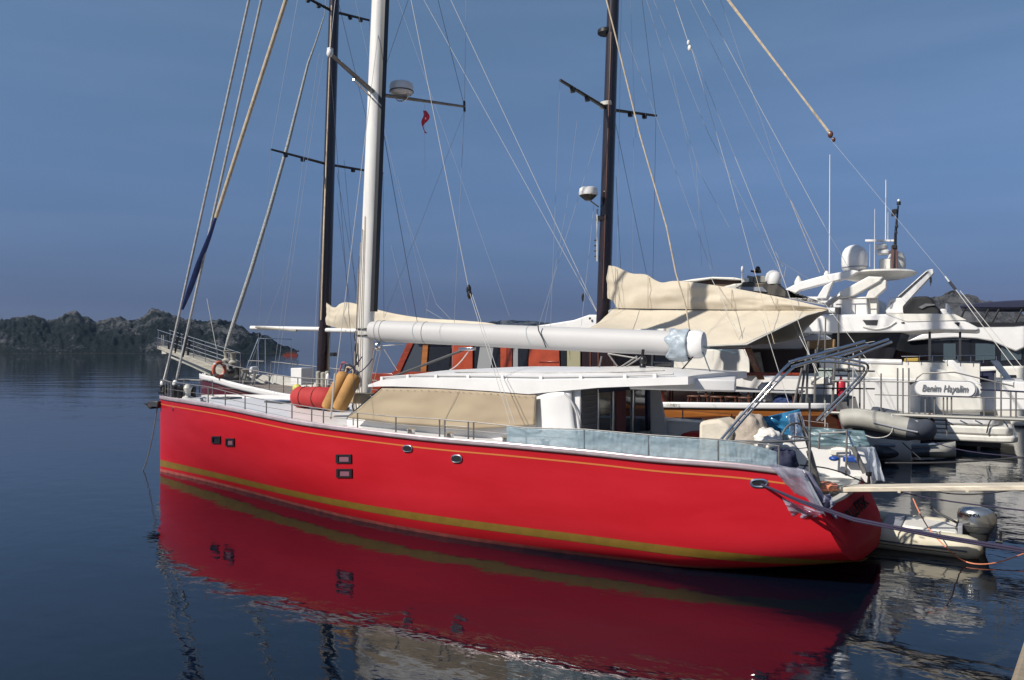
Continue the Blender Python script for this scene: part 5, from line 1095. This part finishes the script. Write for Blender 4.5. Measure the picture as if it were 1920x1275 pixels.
MB().prism([P(1655, 792, 20.35), P(1715, 800, 20.35), P(1715, 796, 20.35), P(1668, 786, 20.35)], (0, .7, 0)).build('floor', DGREYT, TD)
for (x0, y0, x1, y1) in ((1600, 660, 1598, 812), (1547, 750, 1547, 800)): MB().tube([P(x0, y0, 20.15), P(x1, y1, 20.15)], .012, 5).build('sling_rope', ROPEW, TD)
MB().tube(bend([P(1672, 776, 20.0), P(1676, 800, 19.85), P(1668, 818, 19.9), P(1640, 822, 20.0), P(1622, 816, 20.1)], 2), .012, 5).build('grab_line', ROPEW, TD)
# low grey dinghy on the water behind
LDg = empty('grey_dinghy', tuple(G(1715, 866)), 'low dark grey dinghy with pale nose floating under the slung tender', 'dinghy')
c0, c1 = G(1640, 862), G(1792, 858)
ax = (c1-c0); rings = []
for k in range(17):
    t = k/16; c = c0+ax*t; wd = .55*min(1, (t*5+.3))*min(1, (1-t)*4+.55); h_ = .46-.08*math.sin(math.pi*t)
    rings.append([c+Vector((0, wd*math.cos(a), max(-.1, .26+h_*.5*math.sin(a)*1.1))) for a in [2*math.pi*j/16 for j in range(16)]])
MB().loft(rings[:12]).build('hull', DGREYT, LDg); MB().loft(rings[11:]).build('nose_fender', GREYT, LDg)
MB().tube([r[12]+Vector((0, 0, .32)) for r in rings[1:15]], .04, 6).build('rub_rail', LGREY, LDg)
MB().tube([r[5]+Vector((0, -.3, .02)) for r in rings[1:13]], .05, 6).build('coaming', mat('grey_blue_trim', (.2, .24, .3), .5), LDg)

# ------------------------------------------------------------------ motor yachts
# D: yacht just behind the gulet
YD = empty('motor_yacht', (-9, 29, 0), 'white motor yacht with brown hardtop mostly hidden behind the cream awning', 'motor yacht')
DS = [P(985, 615, 29).x, -17, -15, -12, -8, -4, -2]
DH = Hull(29.0, DS, [.05, .8, 1.5, 2.1, 2.3, 2.3, 2.2], [.02, .4, .9, 1.6, 2.0, 2.0, 1.9], [-.3, -.5, -.6, -.7, -.7, -.6, -.5], [(DS[0], 3.0), (-15, 2.8), (-10, 2.6), (-2, 2.4)], [1, 1.1, 1.4, 1.8, 2, 2, 2])
DH.skin(30, 10).build('hull', WHITE, YD, sharp=60); DH.transom(2.35).build('transom', WHITE, YD); DH.deck(.05, DS[0]+.1, -2.1).build('deck', WHITE, YD)
slab([(985, 614), (1050, 604), (1075, 600), (1104, 590), (1136, 590), (1300, 590), (1300, 690), (985, 640)], 27.6, 2.6).build('coachroof', WHITE, YD, bevel=.05)
MB().ell(P(1106, 597, 27.5), .05, .04, .05, 8, 6).build('deck_fitting', BLACK, YD)
slab([(1262, 655), (1400, 655), (1410, 700), (1262, 700)], 27.0, .2).build('saloon_wall', CREAMW, YD, bevel=.03)
hard = slab([(1275, 527), (1300, 523), (1335, 519), (1376, 520), (1392, 523), (1392, 526), (1335, 523), (1302, 528)], 27.8, 2.8).build('hardtop', CREAMW, YD, bevel=.03)
slab([(1300, 529), (1335, 524), (1390, 526), (1386, 531), (1362, 540), (1300, 538)], 28.0, 2.4).build('hardtop_lining', mat('brown_lining', (.10, .055, .035), .6), YD)
slab([(1345, 540), (1375, 532), (1392, 530), (1400, 536), (1440, 540), (1445, 560), (1345, 560)], 27.9, 2.4).build('flybridge', OFFW, YD, bevel=.05)
slab([(1378, 540), (1392, 531), (1432, 530), (1445, 520), (1462, 536), (1474, 546), (1474, 558), (1440, 553), (1425, 546)], 27.6, .5).build('windscreen_frame', mat('dark_brown_grey_frame', (.07, .06, .05), .6, var=.3, vscale=6), YD, bevel=.03)
slab([(1386, 538), (1430, 538), (1438, 547), (1384, 543)], 27.55, .04).build('windscreen', mat('glass_painted_sky_reflection', (.3, .32, .36), .2), YD)  # pale grey base colour paints the sky's reflection on the pane
dm = P(1450, 533, 27.8); MB().lathe(dm, [(.24, 0), (.26, .06), (.27, .22), (.22, .38), (.12, .46), (.01, .49)], 20).build('satellite_dome', WHITE, YD)
MB().tube([P(1392, 530, 27.8), P(1392, 512, 27.8)], .03, 6).ell(P(1392, 505, 27.8), .05, .05, .12, 8, 6).build('navigation_light', WHITE, YD)
slab([(1393, 521), (1404, 521), (1404, 529), (1393, 529)], 27.7, .2).build('searchlight', CREAMW, YD, bevel=.02)
MB().ell(P(1421, 505, 27.8), .09, .09, .11, 10, 8).box(tuple(P(1417, 512, 27.8)), tuple(P(1426, 506, 27.8)+Vector((0, .12, 0)))).tube([P(1408, 508, 27.8), P(1417, 510, 27.8)], .04, 6).build('horn_cluster', BLACK, YD)
for (x0, x1) in ((1400, 1412), (1414, 1440)): slab([(x0, 516), (x1, 518), (x1, 530), (x0, 530)], 27.8, .3).build('mast_gear', mat('grey_gear', (.22, .22, .2), .5) if x0 == 1400 else D.materials['grey_gear'], YD, bevel=.03)
for (x, y, x2, y2) in ((1461, 487, 1464, 540), (1474, 499, 1470, 520), (1454, 472, 1468, 500)): line(P(x, y, 27.8), P(x2, y2, 27.8), .014, WIRE, YD, 'antenna')

# B: big white flybridge yacht
YB = empty('motor_yacht', (-8, 34, 0), 'big white flybridge motor yacht with satellite dome, radar arch and crane', 'motor yacht')
BH = Hull(34.0, [-22, -20, -16, -12, -8, -4, -.2], [.1, 1.2, 2.2, 2.55, 2.6, 2.6, 2.5], [.05, .6, 1.4, 2.0, 2.3, 2.3, 2.2], [-.5, -.7, -.9, -.9, -.9, -.8, -.7], [(-22, 4.0), (-16, 3.6), (-9, 3.12), (-3, 3.0), (-.2, 2.95)], [1, 1.2, 1.6, 2, 2.4, 2.6, 2.6], shear=0)
BH.skin(40, 12).build('hull', CREAMW, YB, sharp=60); BH.transom(2.0).build('transom', WHITE, YB); BH.deck(.3, -21, -3.2).build('deck', OFFW, YB)
BH.rail(-1, .0, .085, -16, -2.6).build('rub_rail', WHITE, YB); BH.strip(lambda s: BH.zs(s)-.9, lambda s: BH.zs(s)-.84, -1, .02, -14, -.4, rows=1).build('spray_rail', LGREY, YB)
BH.strip(lambda s: -.1, lambda s: .14, -1, .01, -16, -.3, rows=1).build('boot_stripe', BLACK, YB)
wB = 31.35
# sloping quarter and transom steps, in shade
slab([(1742, 686), (1800, 704), (1824, 722), (1842, 748), (1845, 772), (1742, 772)], wB-.02, .3).build('quarter_wing', CREAMW, YB, bevel=.08)
slab([(1766, 675), (1788, 675), (1842, 722), (1822, 724)], wB+.1, .35).build('stair_moulding', WHITE, YB, bevel=.05)
slab([(1856, 676), (1872, 676), (1908, 724), (1894, 724)], wB+4.2, .35).build('stair_moulding', WHITE, YB, bevel=.05)
st0, st1 = P(1785, 677, wB+.4), P(1838, 722, wB+.4)
MB().quad(st0, st0+Vector((0, 3.9, 0)), st1+Vector((0, 3.9, 0)), st1).build('stair_panel', WHITE, YB, smooth=False, thick=.05)
slab([(1808, 698), (1868, 694), (1866, 716), (1812, 716)], wB+.6, .08).build('navy_canvas', NAVY, YB, bevel=.02)
slab([(1830, 712), (1925, 716), (1925, 770), (1800, 770)], wB+.9, 4).build('garage_door', WHITE, YB, bevel=.06)
pf = [P(1700, 830, wB-.1)]
SPm = MB(); 
for nm, zz0, zz1, ex_, mt2 in (('swim_platform', .28, .52, .9, CREAMW), ('platform_skirt', .52, .82, .75, CREAMW), ('platform_step', .84, 1.12, .35, WHITE)):
    pts = [(-3.4, 31.2), (ex_-.5, 31.2), (ex_-.15, 31.35), (ex_, 31.7), (ex_, 36.3), (ex_-.4, 36.8), (-3.4, 36.8)]
    MB().prism([(x, y, zz0) for x, y in pts], (0, 0, zz1-zz0)).build(nm, mt2, YB, bevel=.07)
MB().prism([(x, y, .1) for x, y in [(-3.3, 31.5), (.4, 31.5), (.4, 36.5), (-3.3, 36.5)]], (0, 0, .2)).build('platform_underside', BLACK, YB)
for x in (1772, 1800, 1828): MB().tube([P(x, 788, wB-.15), P(x+14, 795, wB-.15)], .02, 5).build('handle', STEEL, YB)
MB().tube(bend([P(1850, 812, 31.1), P(1856, 786, 31.1), P(1875, 778, 31.1), P(1890, 800, 31.1)], 2), .025, 6).build('platform_handrail', STEEL, YB)
# flybridge deck
fly = [(1470, 606), (1500, 596), (1560, 590), (1640, 589), (1760, 588), (1790, 592), (1812, 603), (1838, 616), (1832, 621), (1806, 620), (1760, 619), (1700, 623), (1560, 624), (1490, 622)]
FLY = slab(fly, wB, 4.9).build('flybridge_deck', WHITE, YB, bevel=.06)
slab([(1660, 588), (1790, 589), (1812, 600), (1700, 603)], wB-.03, .04).build('flybridge_moulding', CREAMW, FLY)
slab([(1617, 600), (1646, 600), (1644, 610), (1624, 609)], wB-.02, .03).build('air_intake', DGREY, FLY)
MB().tube(bend([P(1618, 612, wB-.03), P(1640, 618, wB-.03), P(1665, 614, wB-.03), P(1680, 603, wB-.03)], 2), .03, 6).build('intake_lip', CREAMW, FLY)
MB().ell(P(1693, 605, wB-.02), .06, .02, .03, 8, 6).build('side_light', BLACK, FLY); slab([(1789, 605), (1799, 604), (1797, 612), (1793, 608)], wB-.03, .03).build('emblem', BLACK, FLY)
for x in (1743, 1800): slab([(x-2.2, 622), (x+2.2, 622), (x+2.2, 676), (x-2.2, 676)], wB+.3, .15).build('pillar', DGREY, YB)
slab([(1560, 625), (1690, 625), (1672, 676), (1560, 676)], wB+.6, 3.6).build('saloon', mat('dark_saloon_glass', (.02, .02, .025), .12), YB)
slab([(1640, 650), (1745, 668), (1745, 676), (1640, 676)], wB+1.6, .3).build('aft_sofa', mat('brown_sofa', (.09, .04, .03), .7), YB)
slab([(1695, 672), (1722, 671), (1722, 680), (1695, 680)], wB+.2, .4).build('yellow_cushion', mat('mustard_cushion', (.42, .28, .05), .8), YB, bevel=.03)
for x in range(1700, 1870, 24): MB().tube([P(x, 680, wB), P(x, 668, wB)], .014, 5).build('stanchion', STEEL, YB)
MB().tube([P(1690, 668, wB), P(1862, 666, wB)], .012, 5).build('hand_rail', STEEL, YB)
# superstructure on the flybridge
slab([(1555, 572), (1570, 558), (1625, 556), (1628, 594), (1555, 594)], wB+.5, 3.4).build('helm_cabin', WHITE, YB, bevel=.05)
slab([(1626, 560), (1646, 560), (1646, 592), (1626, 592)], wB+.7, 3.0).build('helm_seat', CREAMW, YB, bevel=.05); slab([(1563, 576), (1576, 576), (1576, 589), (1563, 589)], wB+.45, .1).build('ventilation_grille', DGREY, YB)
for x in (1596, 1630, 1645): MB().tube([P(x, 594, wB+.3), P(x, 560, wB+.3)], .02, 5).build('rail_post', DSTEEL, YB)
MB().tube([P(1560, 561, wB+.3), P(1647, 559, wB+.3)], .02, 5).build('rail', DSTEEL, YB); MB().tube([P(1548, 573, wB-.1), P(1576, 553, wB-.1)], .10, 8).build('searchlight', mat('grey_fitting', (.28, .28, .28), .4, metal=.5), YB)
# radar arch, near and far legs
for w_ in (wB+.4, wB+3.9):
    slab([(1460, 552), (1474, 541), (1500, 528), (1548, 515), (1598, 506), (1612, 508), (1590, 522), (1545, 533), (1500, 545), (1484, 556), (1560, 556), (1560, 575), (1478, 560)], w_, .35).build('arch_leg', WHITE, YB, bevel=.05)
    slab([(1572, 548), (1628, 518), (1656, 519), (1650, 528), (1600, 556), (1575, 560)], w_, .35).build('arch_leg', CREAMW, YB, bevel=.05)
    slab([(1628, 520), (1662, 525), (1662, 540), (1640, 560), (1622, 560), (1630, 540)], w_+.1, .3).build('arch_leg', CREAMW, YB, bevel=.04)
slab([(1545, 536), (1562, 527), (1550, 560), (1530, 560)], wB+.3, .3).build('arch_strut', WHITE, YB, bevel=.04)
dmc = P(1642, 515, wB+2.2); MB().lathe(dmc, [(.9, -.2), (1.35, -.08), (1.45, .02), (1.3, .1), (.2, .12)], 28).build('dome_platform', CREAMW, YB)
dc = P(1602, 507, wB+1.2); dome = MB().lathe(dc, [(.36, -.02), (.43, .05), (.46, .22), (.46, .50), (.42, .70), (.33, .85), (.18, .95), (.01, .98)], 28).build('satellite_dome', WHITE, YB)
MB().lathe(dc, [(.465, .10), (.465, .13)], 28).build('dome_seam', LGREY, dome)
dc2 = P(1681, 510, wB+3.0); MB().lathe(dc2, [(.30, 0), (.34, .2), (.34, .5), (.24, .75), (.01, .83)], 22).build('satellite_dome', CREAMW, YB)
slab([(1648, 485), (1672, 485), (1672, 506), (1648, 506)], wB+2.0, .4).build('mast_column', CREAMW, YB, bevel=.06); MB().lathe(P(1657, 478, wB+2.1), [(.18, 0), (.26, .05), (.26, .14), (.14, .2)], 16).build('radar_unit', WHITE, YB)
MB().lathe(P(1652, 466, wB+2.1), [(.08, -.1), (.22, 0), (.24, .1), (.12, .2)], 16).build('radar_motor', WHITE, YB); slab([(1622, 449), (1681, 449), (1681, 453), (1622, 453)], wB+2.0, .12).build('radar_scanner', WHITE, YB, bevel=.01)
sm = MB().tube([P(1677, 508, wB+2.0), P(1679, 440, wB+2.0), P(1684, 386, wB+2.0)], [.07, .05, .03], 8).build('signal_mast', BLACK, YB)
MB().box(tuple(P(1671, 508, wB+1.95)), tuple(P(1682, 460, wB+1.95)+Vector((0, .12, 0)))).build('mast_frame', mat('rusty_dark_frame', (.10, .04, .04), .6), sm)
for (x, y, q) in ((1685, 381, .07), (1677, 396, .09), (1675, 402, .07), (1681, 424, .06), (1680, 436, .05), (1677, 462, .08)): MB().box(tuple(P(x, y, wB+1.9)-Vector((q, 0, q))), tuple(P(x, y, wB+1.9)+Vector((q, q, q)))).build('signal_lamp', BLACK, sm, bevel=.02)
MB().ell(P(1685, 376, wB+2.0), .05, .05, .06, 8, 6).build('masthead_light', WHITE, sm)
for (x, y0, y1, r) in ((1556, 290, 520, .022), (1640, 392, 505, .014), (1661, 337, 450, .022), (1665, 398, 450, .012), (1631, 458, 500, .012)): MB().tube([P(x-.004*(y1-y0), y1, wB+1.2), P(x, y0, wB+1.2)], [r, r*.6], 6).build('antenna', WHITE, YB)
MB().lathe(P(1550, 520, wB+1.2), [(.1, -.1), (.1, .15), (.04, .25)], 10).build('antenna_base', WHITE, YB); MB().lathe(P(1497, 545, wB+.8), [(.14, 0), (.15, .35), (.08, .5), (.02, .58)], 12).build('navigation_pod', CREAMW, YB)
# crane
cr_ = slab([(1660, 583), (1668, 560), (1690, 558), (1700, 566), (1698, 588), (1662, 588)], wB+1.0, .6).build('crane_base', WHITE, YB, bevel=.04)
slab([(1676, 562), (1738, 506), (1749, 504), (1751, 512), (1696, 572), (1680, 570)], wB+1.1, .35).build('crane_jib', WHITE, YB, bevel=.03); slab([(1682, 558), (1736, 510), (1741, 509), (1686, 560)], wB+1.07, .03).build('jib_recess', DGREY, YB)
MB().tube([P(1745, 514, wB+1.2), P(1745, 536, wB+1.2)], .012, 5).box(tuple(P(1743, 530, wB+1.1)), tuple(P(1747, 520, wB+1.1)+Vector((0, .1, 0)))).build('crane_hook', BLACK, YB)
slab([(1670, 567), (1675, 567), (1672, 578), (1668, 578)], wB+.98, .02).build('crane_vent', LGREY, YB)
JS = MB().prism(PP([(1693, 588), (1692, 574), (1700, 566), (1714, 556), (1740, 555), (1750, 562), (1753, 573), (1763, 580), (1764, 588), (1758, 592), (1700, 592)], wB+.5), (0, 1.0, 0)).build('jet_ski', BLACKC, bevel=.1); tag(JS, 'jet ski under a black cover on the upper deck beside the crane', 'jet ski')
MB().prism(PP([(1722, 576), (1735, 569), (1752, 570), (1754, 572), (1738, 574), (1728, 579)], wB+.44), (0, .05, 0)).build('cover_panel', mat('grey_cloth', (.13, .13, .14), .7), JS)
slab([(1763, 589), (1763, 579), (1783, 579), (1783, 592)], wB+.8, .5).build('deck_locker', WHITE, YB, bevel=.03); MB().tube([P(1777, 580, wB+.7), P(1775, 569, wB+.7)], [.08, .03], 8).build('horn', WHITE, YB)

# C: yacht at far right
YC = empty('motor_yacht', (-4, 45, 0), 'white motor yacht with navy bimini and curved dark windows at the right edge', 'motor yacht')
wC = 42.0
slab([(1700, 640), (1730, 626), (1762, 617), (1830, 611), (1880, 607), (1990, 600), (1990, 640), (1930, 648), (1905, 659), (1888, 652), (1860, 640), (1830, 635), (1790, 633), (1740, 636)], wC, 4.5).build('superstructure', WHITE, YC, bevel=.06)
slab([(1690, 640), (1990, 632), (1990, 694), (1690, 694)], wC+.25, 4.0).build('saloon_glass', GLASSD, YC)
for (x0, x1) in ((1769, 1792), (1829, 1866), (1877, 1915)): slab([(x0, 644), (x1, 644), (x1, 674), (x0, 676)], wC+.2, .03).build('window_pane', mat('blue_grey_glass', (.06, .085, .10), .1, spec=.7) if x0 == 1769 else D.materials['blue_grey_glass'], YC)
slab([(1690, 690), (1990, 685), (1990, 800), (1690, 800)], wC-.2, 5.0).build('hull', CREAMW, YC, bevel=.1)
slab([(1892, 703), (1905, 703), (1905, 716), (1896, 720)], wC-.25, .05).build('hull_window', BLACK, YC)
bm = slab([(1800, 572), (1840, 567), (1900, 563), (1990, 560), (1990, 576), (1900, 578), (1800, 577)], wC, 4.0).build('bimini', NAVY, YC, bevel=.05)
for (x0, x1) in ((1810, 1797), (1855, 1840), (1875, 1858), (1918, 1902), (1955, 1940)): MB().tube([P(x0, 577, wC+.1), P(x1, 608, wC+.1)], .05, 6).build('bimini_strut', BLACK, bm)
slab([(1817, 604), (1900, 605), (1990, 598), (1990, 604), (1900, 611), (1825, 612)], wC-.05, .1).build('screen_base', BLACK, YC)
for (x0, y0, x1, y1) in ((1790, 540, 1905, 695), (1800, 545, 1918, 690)): line(P(x0, y0, 21.5), P(x1, y1, 20.5), .012, ROPEW, GU, 'stern_line')
MB().tube([P(1772, 518, 21.5), P(1781, 530, 21.5)], .018, 6).build('stern_line_clip', WHITE, GU); MB().tube([P(1780, 528, 21.5), P(1792, 543, 21.5)], .04, 6).build('stern_line_shackle', WIRED, GU)

# small boat far out on the bay
DB = empty('small_boat', tuple(G(549, 667)), 'tiny dark wooden boat far out on the bay left of the black mast', 'boat')
q = G(549, 667); s1 = q.length/F
def fb(x0, y0, x1, y1, nm, mt2, dp=2.0):
    a = q+RIGHT*(x0-549)*s1; b3 = q+RIGHT*(x1-549)*s1; z0 = (667-y0)*s1; z1 = (667-y1)*s1; f_ = FH*dp
    MB().prism([a+Vector((0, 0, z0)), b3+Vector((0, 0, z0)), b3+Vector((0, 0, z1)), a+Vector((0, 0, z1))], f_).build(nm, mt2, DB)
fb(531, 668, 557, 664, 'hull', MAHOG); fb(536, 664, 555, 660, 'cabin', BROWNH); fb(530, 660, 559, 657.5, 'canopy', BLACK)
